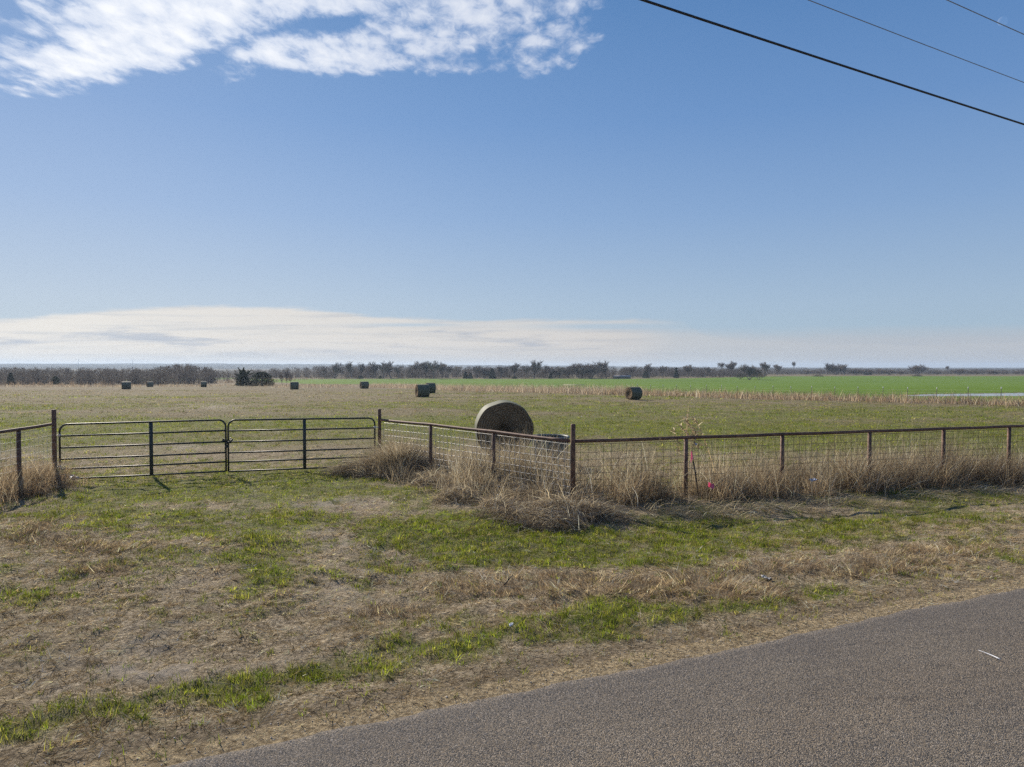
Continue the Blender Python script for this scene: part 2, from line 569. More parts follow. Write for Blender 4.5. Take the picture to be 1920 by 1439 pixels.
PALE = [(620, 945, 80, 12, .8), (590, 1000, 60, 14, .6), (640, 1020, 60, 14, .6), (240, 1245, 120, 30, .7), (330, 1260, 90, 12, .8), (100, 1300, 50, 25, .5), (520, 1240, 80, 12, .6),
        (470, 905, 30, 30, .3), (440, 975, 36, 40, .35), (370, 1080, 45, 50, .35), (270, 1190, 60, 50, .35), (645, 905, 30, 30, .3), (620, 1090, 45, 50, .35), (560, 1180, 60, 40, .35), (345, 838, 30, 6, .9), (400, 763, 60, 5, .8), (640, 1130, 90, 30, .3), (750, 1035, 50, 12, .4)]


def pmask(lst, px, py):
    m = np.zeros_like(px)
    for cx, cy, rx, ry, wt in lst:
        q = ((px - cx) / rx) ** 2 + ((py - cy) / ry) ** 2
        m += wt * np.exp(-q * 0.9)
    return m


FA = np.array([42.6, 62.0]); FD = np.array([-1.33, 2.37])      # far fence: first post, step


def far_fence_side(x, y):
    """metres beyond the far fence (positive = wheat side)"""
    n = np.array([FD[1], -FD[0]]); n = n / np.linalg.norm(n)
    return (x - FA[0]) * n[0] + (y - FA[1]) * n[1]


def masks(x, y):
    px, py = proj(x, y, H(x, y))
    s = road_s(x, y)
    near = sstep(24, 17, y)
    nz = (fbm(x * 1.1, y * 1.1, 4, 21) - 0.5) * 1.5 + (fbm(x * 5.0, y * 5.0, 3, 23) - 0.5) * 1.3
    gn = 0.27 + 0.05 * sstep(1075, 1020, py) + 0.85 * pmask(GREEN, px, py) - 0.5 * np.clip(pmask(DEADTUFT, px, py), 0, 1) - 0.5 * np.clip(pmask(PALE, px, py), 0, 1)
    gn = gn - 0.6 * sstep(0.7, 0.25, s) - 0.10 * sstep(1060, 1150, py) * sstep(900, 500, px)
    # meadow behind the fences
    band = 0.52 + 0.26 * np.exp(-((y - 24) / 8) ** 2) - 0.14 * sstep(45, 90, y)
    band = band + 0.22 * np.exp(-(((x - 9) / 14) ** 2 + ((y - 30) / 5) ** 2)) + 0.2 * np.exp(-(((x + 22) / 9) ** 2 + ((y - 27) / 8) ** 2))
    band = band + 0.40 * np.exp(-(((x - 19) / 7) ** 2 + ((y - 82) / 6) ** 2)) - 0.25 * sstep(75, 120, y) * sstep(0, -40, x)
    nf = (fbm(x * 0.045, y * 0.11, 4, 31) - 0.5) * 1.7 + (fbm(x * 0.9, y * 0.5, 3, 33) - 0.5) * 0.7
    g = near * (gn + nz * 0.75) + (1 - near) * (band + nf)
    green = sstep(0.10, 0.85, g)
    tuft = np.clip(pmask(DEADTUFT, px, py), 0, 1) * near
    tuft = sstep(0.25, 0.7, tuft + (fbm(x * 2.2, y * 2.2, 3, 41) - 0.5) * 0.6)
    pale = np.clip(pmask(PALE, px, py), 0, 1)
    f = far_fence_side(x, y)
    wob = 18 * (fbm(x * 0.01, y * 0.01, 2, 61) - 0.5)
    wheat = sstep(2.5, 6.0, f + 3 * (fbm(x * 0.1, y * 0.1, 2, 62) - 0.5)) * sstep(0, 60, y) * sstep(470 + wob + 130 * sstep(90, 240, x) + 3, 466 + wob + 130 * sstep(90, 240, x), y)
    wheat = np.where((x < -30) & (y < 300), 0, wheat)
    wheat = np.maximum(wheat, sstep(0, 1, (1 - ((x + 215) / 32) ** 2 - ((y - 455) / 60) ** 2) * 4))
    wheat = wheat * sstep(1.05, 1.35, pond_r(x, y) + 100 * (np.abs(x - 84) > 60))
    dead = sstep(115, 200, y + 45 * (fbm(x * 0.02, y * 0.035, 3, 72) - 0.5) - 0.25 * x) * (0.5 + 1.1 * (fbm(x * 0.02, y * 0.05, 3, 71) - 0.35)) * (1 - wheat)
    dead = np.maximum(dead, np.exp(-((f + 2.5) / 4.5) ** 2) * (y > 40))
    wood = sstep(620, 900, y)
    return green, tuft, pale, wheat, dead, wood


# ------------------------------------------------------------------ ground sheet
def build_ground():
    rs = [0.8]
    while rs[-1] < 7000:
        r = rs[-1]; rs.append(r * (1.0105 if 3 < r < 25 else (1.016 if r < 300 else 1.03)))
    rs = np.array(rs)
    th = np.concatenate([np.linspace(-46, 46, 640), np.linspace(46, 314, 90)[1:-1]])
    th = np.radians(th)
    R, TH = np.meshgrid(rs, th, indexing='ij')
    X = (R * np.sin(TH)).ravel(); Y = (R * np.cos(TH)).ravel()
    Z = H(X, Y)
    nr, nt = R.shape
    i = np.arange(nr - 1)[:, None] * nt; k = np.arange(nt)[None, :]; k2 = (k + 1) % nt
    q = np.stack([i + k, i + nt + k, i + nt + k2, i + k2], -1).reshape(-1, 4)
    V = np.stack([X, Y, Z], 1)
    V = np.concatenate([V, [[0, 0, Hf(0, 0)]]])
    tri = np.array([(len(V) - 1, a, (a + 1) % nt) for a in range(nt)])
    gr, tu, pa, wh, de, wo = [np.append(m, 0) for m in masks(X, Y)]
    s = np.append(road_s(X, Y), -2)
    m, T = new_mat('meadow_ground')
    p = T.pos()
    n_big = T.noise(p, 0.35, 5, 0.6); n_mid = T.noise(p, 3.2, 5, 0.65); n_fine = T.noise(p, 26, 6, 0.78); n_cl = T.noise(p, 8.5, 4, 0.65); n_vf = T.noise(p, 130, 3, 0.7)
    st = T.noise(T.mapv(p, (1, 1, 1), (0, 0, 0.6)), 22, 6, 0.75, 1.2)
    thatch = T.ramp(n_fine, [(0.36, (0.085, 0.066, 0.043)), (0.45, (0.245, 0.195, 0.124)), (0.53, (0.42, 0.34, 0.225)), (0.63, (0.66, 0.56, 0.40))])
    thatch = T.mix(T.mul(T.smooth(0.42, 0.68, n_mid), 0.45), thatch, (0.15, 0.118, 0.078, 1))
    thatch = T.mix(T.mul(T.smooth(0.54, 0.64, st), 0.7), thatch, (0.48, 0.405, 0.295, 1))
    thatch = T.mix(T.mul(T.smooth(0.5, 0.62, n_cl), 0.55), thatch, T.mix(1.0, thatch, (0.5, 0.47, 0.44, 1), 'MULTIPLY'))
    ypos = T.sep(p)[1]
    thatch = T.mix(T.mul(T.smooth(16, 30, ypos), 0.62), thatch, T.mix(T.noise(T.mapv(p, (0.5, 1.2, 1)), 1.1, 6, 0.7), (0.072, 0.064, 0.034, 1), (0.235, 0.20, 0.113, 1)))
    green = T.mix(n_fine, (0.07, 0.10, 0.02, 1), (0.21, 0.25, 0.05, 1))
    green = T.mix(T.smooth(0.42, 0.6, n_vf), green, (0.16, 0.145, 0.065, 1))
    c = T.mix(T.mul(T.attr('g_green'), 0.85), thatch, green)
    c = T.mix(T.mul(T.attr('g_tuft'), 0.5), c, (0.25, 0.19, 0.125, 1))
    c = T.mix(T.mul(T.attr('g_pale'), T.smooth(0.35, 0.6, n_mid)), c, T.mix(n_fine, (0.26, 0.22, 0.17, 1), (0.50, 0.44, 0.36, 1)))
    # far meadow tones
    far = T.attr('g_dead')
    dcol = T.mix(T.noise(T.mapv(p, (0.05, 0.16, 1)), 3, 5, 0.65), (0.10, 0.08, 0.053, 1), (0.27, 0.215, 0.152, 1))
    c = T.mix(T.m('MINIMUM', T.mul(far, 0.9), 0.9), c, dcol)
    wcol = T.mix(T.noise(p, 0.35, 4, 0.6), (0.095, 0.165, 0.022, 1), (0.155, 0.235, 0.036, 1))
    wcol = T.mix(T.mul(T.smooth(0.5, 0.7, T.noise(T.mapv(p, (0.006, 0.045, 1), (0, 0, 0.12)), 2.0, 4, 0.6)), 0.7), wcol, (0.07, 0.125, 0.02, 1))
    c = T.mix(T.attr('g_wheat'), c, wcol)
    c = T.mix(T.attr('g_wood'), c, T.mix(T.noise(p, 0.006, 5, 0.7), (0.05, 0.05, 0.04, 1), (0.12, 0.10, 0.075, 1)))
    # verge: crumbled soil, then straw caught on the asphalt edge
    sv_ = T.addm(T.attr('g_s'), T.mul(T.sub(n_mid, 0.5), 0.28))
    soil = T.ramp(n_fine, [(0.3, (0.06, 0.047, 0.035)), (0.5, (0.185, 0.145, 0.098)), (0.75, (0.40, 0.32, 0.22))])
    c = T.mix(T.mul(T.smooth(0.62, 0.25, sv_), 0.6), c, soil)
    c = T.mix(T.mul(T.smooth(0.24, 0.12, sv_), 0.9), c, T.mix(T.smooth(0.35, 0.65, n_fine), (0.22, 0.16, 0.09, 1), (0.66, 0.52, 0.31, 1)))
    hgt = T.addm(T.addm(T.mul(n_fine, 1.0), T.mul(n_mid, 1.2)), T.mul(st, 0.7))
    T.bsdf(c, 0.95, spec=0.05, normal=T.bump(T.addm(hgt, T.mul(n_cl, -1.0)), 1.0, 0.045))
    me = np_mesh('ground', V, [q, tri], m, attrs=dict(g_green=gr, g_tuft=tu, g_pale=pa, g_wheat=wh, g_dead=np.clip(de, 0, 1), g_wood=wo, g_s=np.clip(s, -5, 50)), smooth=True)
    o = link('ground', me); tag(o, kind='structure')


build_ground()


# hills on the horizon
def build_hills():
    az = np.radians(np.linspace(-60, 60, 700)); rr = np.linspace(2600, 5200, 40)
    R, A_ = np.meshgrid(rr, az, indexing='ij')
    X = R * np.sin(A_); Y = R * np.cos(A_)
    px = 960 + 1331 * np.tan(np.clip(A_, -1.2, 1.2))
    t = (R - 2600) / 2600
    prof = np.sin(np.clip(t, 0, 1) * PI * 0.55) ** 1.5
    top = np.interp(px, [-1500, -200, 0, 300, 600, 900, 1150, 1400, 1920, 3000], [20, 20, 21, 21, 18.5, 13, 4, -3, -6, -6])
    Z = -7.5 + prof * (top + 6.0) + prof * (11.0 * (fbm(X * 0.0016, Y * 0.0016, 3, 81) - 0.5) + 6.0 * (fbm(X * 0.02, R * 0.004, 3, 83) - 0.5))
    nr, nt = R.shape
    i = np.arange(nr - 1)[:, None] * nt; k = np.arange(nt - 1)[None, :]
    q = np.stack([i + k, i + k + 1, i + nt + k + 1, i + nt + k], -1).reshape(-1, 4)
    m, T = new_mat('wooded_hills')
    n = T.noise(T.mapv(T.pos(), (0.004, 0.0015, 0.004)), 3, 6, 0.7)
    T.bsdf(T.ramp(n, [(0.35, (0.045, 0.042, 0.036)), (0.55, (0.09, 0.08, 0.065)), (0.68, (0.22, 0.19, 0.14))]), 1.0, spec=0.0)
    o = link('hills', np_mesh('hills', np.stack([X.ravel(), Y.ravel(), Z.ravel()], 1), [q], m, smooth=True))
    tag(o, kind='structure')


build_hills()


# ------------------------------------------------------------------ road
def build_road():
    ts = np.concatenate([np.linspace(-60, -12, 25)[:-1], np.linspace(-12, 26, 900), np.linspace(26, 160, 60)[1:]])
    ed = 0.10 * (fbm(ts * 1.1, ts * 0, 3, 51) - 0.5) + 0.07 * (fbm(ts * 7, ts * 0, 3, 53) - 0.5)
    ss = [None, -0.05, -0.14, -0.35, -1.0, -2.0, -3.2, -4.6, -ROAD_W + 0.2, -ROAD_W]
    V = []; 
    for k, s0 in enumerate(ss):
        s = ed if s0 is None else s0 + ed * (0.9 if k < 3 else 0.0)
        s = np.broadcast_to(s, ts.shape)
        x = RE[0] + RU[0] * ts + RN[0] * s; y = RE[1] + RU[1] * ts + RN[1] * s
        crown = 0.045 * np.clip(1 - ((s + ROAD_W / 2) / (ROAD_W / 2)) ** 2, 0, 1)
        z = base_z(y) + (0.005 if s0 is None else 0.014 + 0.006 * min(1, k / 3)) + crown
        if s0 is None: z = z - 0.03
        V.append(np.stack([x, y, z], 1))
    n = len(ts); V = np.concatenate(V)
    i = np.arange(len(ss) - 1)[:, None] * n; k = np.arange(n - 1)[None, :]
    q = np.stack([i + k, i + n + k, i + n + k + 1, i + k + 1], -1).reshape(-1, 4)
    m, T = new_mat('chipseal_asphalt')
    p = T.pos()
    warp = T.noise(p, 60, 3, 0.6)
    cell = T.voro(p, 135, 'Color'); dist = T.voro(p, 135, 'Distance')
    px_, py_, pz_ = T.sep(p)
    rs_ = T.addm(T.mul(T.sub(px_, float(RE[0])), float(RN[0])), T.mul(T.sub(py_, float(RE[1])), float(RN[1])))
    ch = T.sep(cell)
    stone = T.ramp(ch[0], [(0.0, (0.072, 0.070, 0.070)), (0.3, (0.125, 0.118, 0.110)), (0.55, (0.19, 0.162, 0.125)), (0.8, (0.27, 0.215, 0.15)), (1.0, (0.37, 0.335, 0.295))])
    c = T.mix(T.smooth(0.45, 0.8, T.addm(dist, T.mul(T.sub(warp, 0.5), 0.4))), stone, (0.04, 0.038, 0.037, 1))
    n1 = T.noise(p, 0.9, 5, 0.6); n2 = T.noise(p, 6, 4, 0.6)
    c = T.mix(T.mul(T.smooth(0.4, 0.65, n1), 0.35), c, T.mix(1.0, c, (0.72, 0.72, 0.76, 1), 'MULTIPLY'))
    c = T.mix(T.mul(T.smooth(0.5, 0.7, n2), 0.25), c, (0.17, 0.145, 0.115, 1))
    c = T.mix(T.mul(T.smooth(-0.9, -0.1, T.addm(rs_, T.mul(T.sub(n1, .5), .6))), 0.6), c, T.mix(1.0, c, (0.78, 0.82, 0.92, 1), 'MULTIPLY'))
    wp = T.m('COSINE', T.mul(T.addm(rs_, 1.35), 2 * PI / 1.75))
    c = T.mix(T.mul(T.smooth(0.1, 1.0, T.addm(wp, T.mul(T.sub(n1, .5), 1.2))), 0.28), c, T.mix(1.0, c, (1.22, 1.16, 1.06, 1), 'MULTIPLY'))
    tar = T.smooth(0.60, 0.66, T.noise(T.mapv(p, (0.5, 1.4, 1), (0, 0, -0.44)), 0.8, 5, 0.7, 0.6))
    c = T.mix(T.mul(tar, 0.35), c, T.mix(1.0, c, (0.62, 0.62, 0.64, 1), 'MULTIPLY'))
    c = T.mix(1.0, c, (1.03, 1.01, 0.97, 1), 'MULTIPLY')
    T.bsdf(c, 0.9, spec=0.15, normal=T.bump(T.addm(T.mul(dist, -1.0), T.mul(warp, 0.4)), 0.75, 0.008))
    o = link('road', np_mesh('road', V, [q], m, smooth=True)); tag(o, kind='structure')


build_road()


def build_pond():
    th = np.linspace(0, 2 * PI, 90)[:-1]
    X = 84 + 37 * np.cos(th); Y = 104 + 6.4 * np.sin(th) + 0.22 * (X - 84)
    V = np.concatenate([np.stack([X, Y, 0 * X + POND_Z], 1), [[84, 104, POND_Z]]])
    t = np.array([(89, k, (k + 1) % 89) for k in range(89)])
    m, T = new_mat('pond_water')
    n = T.noise(T.mapv(T.pos(), (0.6, 2.0, 1)), 3, 3)
    T.bsdf((0.03, 0.035, 0.03, 1), 0.06, spec=0.5, normal=T.bump(n, 0.12, 0.02))
    o = link('water', np_mesh('water', V, [t], m)); tag(o, kind='structure')


build_pond()


# ------------------------------------------------------------------ ribbons (grass blades, stems)
def ribbons(base, az, p0, p1, length, width, nseg, col, curl=None, wdir=None, tip=0.12, floor=None):
    N = len(base)
    curl = np.zeros(N) if curl is None else curl
    pts = [base.copy()]
    cur = base.copy()
    for k in range(nseg):
        t = (k + 0.5) / nseg
        p = p0 + (p1 - p0) * t; a = az + curl * t
        st = np.stack([np.cos(p) * np.sin(a), np.cos(p) * np.cos(a), np.sin(p)], 1) * (length / nseg)[:, None]
        cur = cur + st
        if floor is not None:
            cur[:, 2] = np.maximum(cur[:, 2], floor(cur[:, 0], cur[:, 1]) + 0.012)
        pts.append(cur.copy())
    wd = (az + PI / 2 + RNG.normal(0, 0.5, N)) if wdir is None else wdir
    wz = RNG.normal(0, 0.35, N)
    W = np.stack([np.sin(wd), np.cos(wd), wz], 1); W /= np.linalg.norm(W, axis=1)[:, None]
    rows = []
    for k, p in enumerate(pts[:-1]):
        t = k / nseg
        ww = (width * (1 - (1 - tip) * t ** 1.5) / 2)[:, None]
        rows += [p - W * ww, p + W * ww]
    rows.append(pts[-1])
    nv = 2 * nseg + 1
    V = np.stack(rows, 1).reshape(-1, 3)
    b = (np.arange(N) * nv)[:, None]
    q = np.concatenate([b + np.array([[2 * k, 2 * k + 1, 2 * k + 3, 2 * k + 2]]) for k in range(nseg - 1)]) if nseg > 1 else np.zeros((0, 4), int)
    t = b + np.array([[2 * nseg - 2, 2 * nseg - 1, 2 * nseg]])
    C = np.repeat(col, nv, axis=0)
    return V, q, t, C


class RB:
    def __init__(s): s.V = []; s.Q = []; s.T = []; s.C = []; s.n = 0
    def add(s, r):
        V, q, t, C = r
        s.V.append(V); s.C.append(C); s.Q.append(q + s.n); s.T.append(t + s.n); s.n += len(V)
    def build(s, name, mat, parent=None, loc=None):
        V = np.concatenate(s.V)
        if loc is not None: V = V - np.asarray(loc)
        me = np_mesh(name, V, [np.concatenate(s.Q), np.concatenate(s.T)], mat, col=np.concatenate(s.C))
        return link(name, me, parent, loc)


GREENS = np.array([(0.115, 0.17, 0.016), (0.17, 0.22, 0.02), (0.235, 0.265, 0.03), (0.29, 0.28, 0.055), (0.16, 0.17, 0.035)])
STRAWS = np.array([(0.29, 0.225, 0.14), (0.40, 0.325, 0.215), (0.50, 0.42, 0.30), (0.20, 0.15, 0.095), (0.34, 0.26, 0.155), (0.24, 0.19, 0.125), (0.60, 0.53, 0.41)])
TANS = np.array([(0.42, 0.325, 0.215), (0.35, 0.26, 0.165), (0.48, 0.39, 0.275), (0.26, 0.185, 0.12), (0.55, 0.465, 0.35)])


def pick(pal, n, j=0.18):
    return pal[RNG.integers(0, len(pal), n)] * (1 + RNG.normal(0, j, (n, 1))).clip(0.5, 1.6)


def scatter(n, d0, d1, half=0.80):
    """uniform over the ground in a wedge in front of the camera"""
    y = np.sqrt(RNG.uniform(d0 * d0, d1 * d1, n))
    x = RNG.uniform(-half, half, n) * y + RNG.uniform(-1.0, 1.0, n)
    return x, y


def build_grass():
    live, dry = RB(), RB()
    for d0, d1, per, kb, sg, wf, lf, half in [(3.6, 7.5, 620, 8, .024, 1.0, 1.0, 0.85), (7.5, 12, 360, 8, .030, 1.3, 1.1, 0.80), (12, 20, 140, 8, .045, 1.85, 1.2, 0.80),
                                              (20, 38, 20, 8, .09, 3.4, 1.5, 0.80), (38, 75, 3.6, 8, .22, 7.5, 2.0, 0.80), (75, 150, .7, 7, .5, 16.0, 2.8, 0.78)]:
        n = int(half * (d1 * d1 - d0 * d0) * per)
        x, y = scatter(n, d0, d1, half)
        s = road_s(x, y)
        ok = s > 0.05 + 0.10 * (fbm(road_t(x, y) * 2.5, s * 0, 3, 57) - 0.3)
        x, y, s = x[ok], y[ok], s[ok]
        gr, tu, pa, wh, de, wo = masks(x, y)
        keep = RNG.random(len(x)) < np.clip(0.5 + 0.75 * gr + 0.7 * tu + 0.4 * (fbm(x * 3, y * 3, 2, 77) - .3), 0, 1) * np.where(s < 0.3, 0.8, 1.0) * (1 - 0.7 * pa) * (1 - wh)
        x, y, s, gr, tu, pa = [k[keep] for k in (x, y, s, gr, tu, pa)]
        nt = len(x)
        isg = RNG.random(nt) < gr * 0.68 + 0.05
        hgt = (0.40 + 1.25 * fbm(x * 1.7, y * 1.7, 3, 88) * (0.5 + fbm(x * 6.0, y * 6.0, 2, 89))) * RNG.uniform(.6, 1.35, nt)
        lay = 2 * PI * fbm(x * .8, y * .8, 2, 120) * 2 + RNG.normal(0, .9, nt)
        tone = np.exp(RNG.normal(-.02, .36, nt)).clip(.45, 1.9) * (0.68 + 0.66 * fbm(x * 1.6, y * 1.6, 4, 98))
        gc = GREENS[RNG.integers(0, len(GREENS), nt)] * 1.06; sc = STRAWS[RNG.integers(0, len(STRAWS), nt)] * np.array([1.30, 1.25, 1.12]); tc = TANS[RNG.integers(0, len(TANS), nt)] * np.array([1.05, 1.04, 1.0])
        edge = s < 0.20
        sc = np.where((RNG.random(nt) < tu)[:, None], tc, sc)
        sc = np.where(edge[:, None], np.array([(.60, .475, .275)]), sc)
        for want, buf in ((True, live), (False, dry)):
            idx = np.nonzero(isg == want)[0]
            if not len(idx): continue
            idx = np.repeat(idx, kb); m = len(idx)
            bx = x[idx] + RNG.normal(0, sg, m); by = y[idx] + RNG.normal(0, sg, m)
            b = np.stack([bx, by, H(bx, by) - 0.004], 1)
            if want:
                az = RNG.uniform(0, 2 * PI, m)
                L = RNG.uniform(0.03, 0.07, m) * hgt[idx] * lf * (1 + .12 * (road_s(bx, by) < 1.6))
                p0 = RNG.uniform(0.7, 1.5, m); p1 = p0 - RNG.uniform(0.1, 1.0, m)
                wid = RNG.uniform(0.0036, 0.0068, m) * wf
                c = gc[idx] * tone[idx][:, None] * (1 + RNG.normal(0, .15, (m, 1)))
            else:
                tt = tu[idx]
                az = lay[idx] + RNG.normal(0, .8, m)
                L = RNG.uniform(0.04, 0.11, m) * hgt[idx] * lf * (1 + 0.35 * tt) * np.where(edge[idx], .55, 1)
                p0 = RNG.uniform(0.0, 0.62, m) + tt * RNG.uniform(0.0, 0.55, m); p1 = p0 - RNG.uniform(-0.1, 1.0, m)
                wid = RNG.uniform(0.003, 0.0068, m) * wf
                c = sc[idx] * tone[idx][:, None] * (1 + RNG.normal(0, .2, (m, 1)))
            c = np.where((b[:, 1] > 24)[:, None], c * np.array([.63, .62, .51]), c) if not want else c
            c = c.clip(.01, .8)
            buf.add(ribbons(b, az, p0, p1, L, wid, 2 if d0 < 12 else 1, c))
    # long straw lying loose on the verge
    x, y = scatter(5200, 4, 18); s = road_s(x, y); ok = (s > 0.3); x, y = x[ok], y[ok]; n = len(x)
    dry.add(ribbons(np.stack([x, y, H(x, y) + 0.03], 1), RNG.uniform(0, 2 * PI, n), RNG.uniform(0, 0.35, n), RNG.uniform(-0.4, 0.1, n), RNG.uniform(0.15, 0.42, n), RNG.uniform(0.004, 0.007, n), 4,
                    pick(np.array([(0.5, 0.42, 0.3), (0.42, 0.34, 0.23), (0.58, 0.5, 0.38)]), n), RNG.normal(0, 0.6, n), floor=H))
    tag(live.build('green_grass', M_BLADE), 'short green grass growing through the verge and meadow', 'grass', kind='stuff')
    tag(dry.build('dead_grass', M_STRAW), 'flattened dead grass thatch over the verge and meadow', 'grass', kind='stuff')


build_grass()

# ------------------------------------------------------------------ fences, gates
def ground_pt(x, y):
    return np.array([x, y, Hf(x, y)])


CORNER = np.array([1.13, 13.1]); POST_A = np.array([-3.42, 18.3]); POST_L = np.array([-10.08, 15.6])
R2 = np.array([0.951, 0.309])


def pipe_post(parent, x, y, h, r, name='post', cap=True):
    z = Hf(x, y); o = parent.location
    mb = MB()
    top = z + h
    if cap: mb.tube([(x - o.x, y - o.y, z - 0.3 - o.z), (x - o.x, y - o.y, top - 0.012 - o.z), (x - o.x, y - o.y, top - o.z)], [r, r, r * 0.82], 12)
    else: mb.tube([(x - o.x, y - o.y, z - 0.3 - o.z), (x - o.x, y - o.y, top - o.z)], r, 12)
    return mb.build(name, M_RUST, parent, smooth=False)


def woven_wire(parent, P, Q, zP, zQ, hP, hQ, r=0.0027, side=0.03, name='wire_mesh', mat=None):
    """grid of wires between two points; zP/zQ = height of the top wire, hP/hQ = drop to the bottom wire"""
    o = np.array(parent.location)
    P = np.array(P); Q = np.array(Q); L = np.linalg.norm(Q - P); u = (Q - P) / L; nrm = np.array([-u[1], u[0]]) * side
    mb = MB()
    nh = 9; sag = lambda t: 0.0
    def pt(t, f):
        xy = P + (Q - P) * t + nrm
        zt = zP + (zQ - zP) * t; h = hP + (hQ - hP) * t
        w = 0.006 * math.sin(t * L * 2.1 + f * 5)
        return np.array([xy[0] - nrm[0] / side * w, xy[1] - nrm[1] / side * w, zt - h * f]) - o
    for k in range(nh):
        f = (k / (nh - 1)) ** 0.92
        ts = np.linspace(0, 1, max(3, int(L / 0.5)))
        mb.tube([pt(t, f) for t in ts], r * (1.25 if k in (0, nh - 1) else 1), 4, False)
    nv = int(L / 0.15)
    for k in range(nv + 1):
        t = k / nv
        mb.tube([pt(t, 0), pt(t, 0.5), pt(t, 1)], r * 0.9, 4, False)
    return mb.build(name, mat or M_GALV, parent)


def fence_run(name, label, pts, heights, rail_h, r_post, wire=None, wr=.0027, cap_first=True, cap_last=True):
    x0, y0 = pts[0]
    root = empty(name, (x0, y0, Hf(x0, y0)))
    tag(root, label, 'fence', 'rusty pipe fences beside the gate')
    o = np.array(root.location)
    rail = []
    for i, ((x, y), h) in enumerate(zip(pts, heights)):
        z = Hf(x, y) if False else float(base_z(y))
        rail.append(np.array([x, y, z + rail_h[i]]))
    for i, ((x, y), h) in enumerate(zip(pts, heights)):
        zg = Hf(x, y)
        hh = h if h else rail[i][2] - zg - 0.03
        if hh > 0 and h is not None: pipe_post(root, x, y, (base_z(y) + h - zg) if h else hh, r_post if h else r_post * 0.92, cap=bool(h))
    mb = MB()
    dense = []
    for a, b in zip(rail[:-1], rail[1:]):
        for t in np.linspace(0, 1, 6)[:-1]:
            p = a + (b - a) * t; p[2] -= 0.008 * math.sin(t * PI); dense.append(p)
    dense.append(rail[-1])
    mb.tube(np.array(dense) - o, 0.033, 12)
    mb.build('top_rail', M_RUST, root, smooth=True)
    for i in range(len(pts) - 1):
        woven_wire(root, pts[i], pts[i + 1], rail[i][2] - 0.07, rail[i + 1][2] - 0.07, rail_h[i] - 0.12, rail_h[i + 1] - 0.12, r=wr, mat=wire)
    return root


# run from gate post to corner (corner post belongs to the next run)
pA = [tuple(POST_A + (CORNER - POST_A) * t) for t in (0, 1 / 3, 2 / 3, 0.985)]
fence_run('pipe_fence', 'short rusty pipe fence with bright wire between the gate and the corner post',
          pA, [1.53, 0, 0, None], [1.25, 1.24, 1.20, 1.15], 0.044, wr=.0036)
px2 = [1287, 1468, 1632, 1771, 1894]
p2 = [tuple(CORNER)]
for p in px2:
    # meet the fence line with the bearing of each post
    a = (p - 960) / 1331.0
    # C + k R2, x = a*y
    k = (a * CORNER[1] - CORNER[0]) / (R2[0] - a * R2[1]); p2.append(tuple(CORNER + R2 * k))
last = np.array(p2[-1])
for k in range(1, 4): p2.append(tuple(last + R2 * 2.2 * k))
fence_run('pipe_fence', 'long rusty pipe fence running right from the corner post along dead grass',
          p2, [1.47] + [0] * (len(p2) - 1), [1.15, 1.16, 1.17, 1.18, 1.19, 1.20, 1.2, 1.2, 1.2], 0.044, wire=M_UNLITW, wr=.0036)
pL = [tuple(POST_L), (-10.03, 14.4), (-9.93, 12.6), (-9.85, 10.8), (-9.8, 9.2)]
fence_run('pipe_fence', 'rusty pipe fence left of the gate, running toward the road from the tall gate post',
          pL, [1.63, 0, 0, 0, 0], [1.32, 1.28, 1.26, 1.24, 1.24], 0.046)


def farm_gate(P, Q, zP, zQ, label, flip):
    """P hinge end, Q latch end; z = height of the bottom bar axis"""
    P = np.array([P[0], P[1], zP]); Q = np.array([Q[0], Q[1], zQ])
    root = empty('farm_gate', tuple(P)); tag(root, label, 'gate', 'two dark tube gates closing the field entrance')
    u = (Q - P); L = np.linalg.norm(u); u = u / L; up = np.array([0, 0, 1.0])
    Hh = 1.22; rc = 0.16; r = 0.0215
    fr = [u * 0, up * (Hh - rc)]
    fr += [u * rc * (1 - math.cos(t)) + up * (Hh - rc + rc * math.sin(t)) for t in np.linspace(0.2, PI / 2, 7)]
    fr += [u * (L - rc) + up * Hh]
    fr += [u * (L - rc + rc * math.sin(t)) + up * (Hh - rc + rc * math.cos(t)) for t in np.linspace(0.2, PI / 2, 7)]
    fr += [u * L]
    MB().tube(fr, r, 12).build('frame', M_GATE, root, smooth=True)
    for h in (0.0, 0.225, 0.445, 0.70, 0.965):
        MB().tube([u * 0.015 + up * h, u * L * 0.5 + up * (h - 0.004), u * (L - 0.015) + up * h], r * 0.92, 10).build('rail', M_GATE, root, smooth=True)
    rz = math.atan2(u[1], u[0])
    mid = u * (L * 0.535 if flip else L * 0.50)
    MB().box(mid + up * (Hh / 2 - 0.01), (0.075, 0.05, Hh - 0.02), rz, 0.008).build('upright', M_GATE, root)
    for h in (0.28, 0.98):
        hb = MB(); hb.tube([u * 0.0 + up * h, u * -0.06 + up * h, u * -0.10 + up * h], 0.011, 8)
        hb.tube([u * 0.0 + up * (h - 0.03), u * 0.0 + up * (h + 0.03)], 0.028, 10)
        hb.build('hinge', M_GALV, root)
    return root


gl = at(113, 899, 15.75); gm = at(424, 884, 16.75); gm2 = at(428.5, 884.5, 16.78); gr_ = at(703, 873, 18.2)
farm_gate(gl[:2], gm[:2], gl[2], gm[2], 'dark six bar tube gate hinged by the litter and the left fence', True)
farm_gate(gr_[:2], gm2[:2], gr_[2], gm2[2], 'dark six bar tube gate hinged beside the mound of dead grass', False)

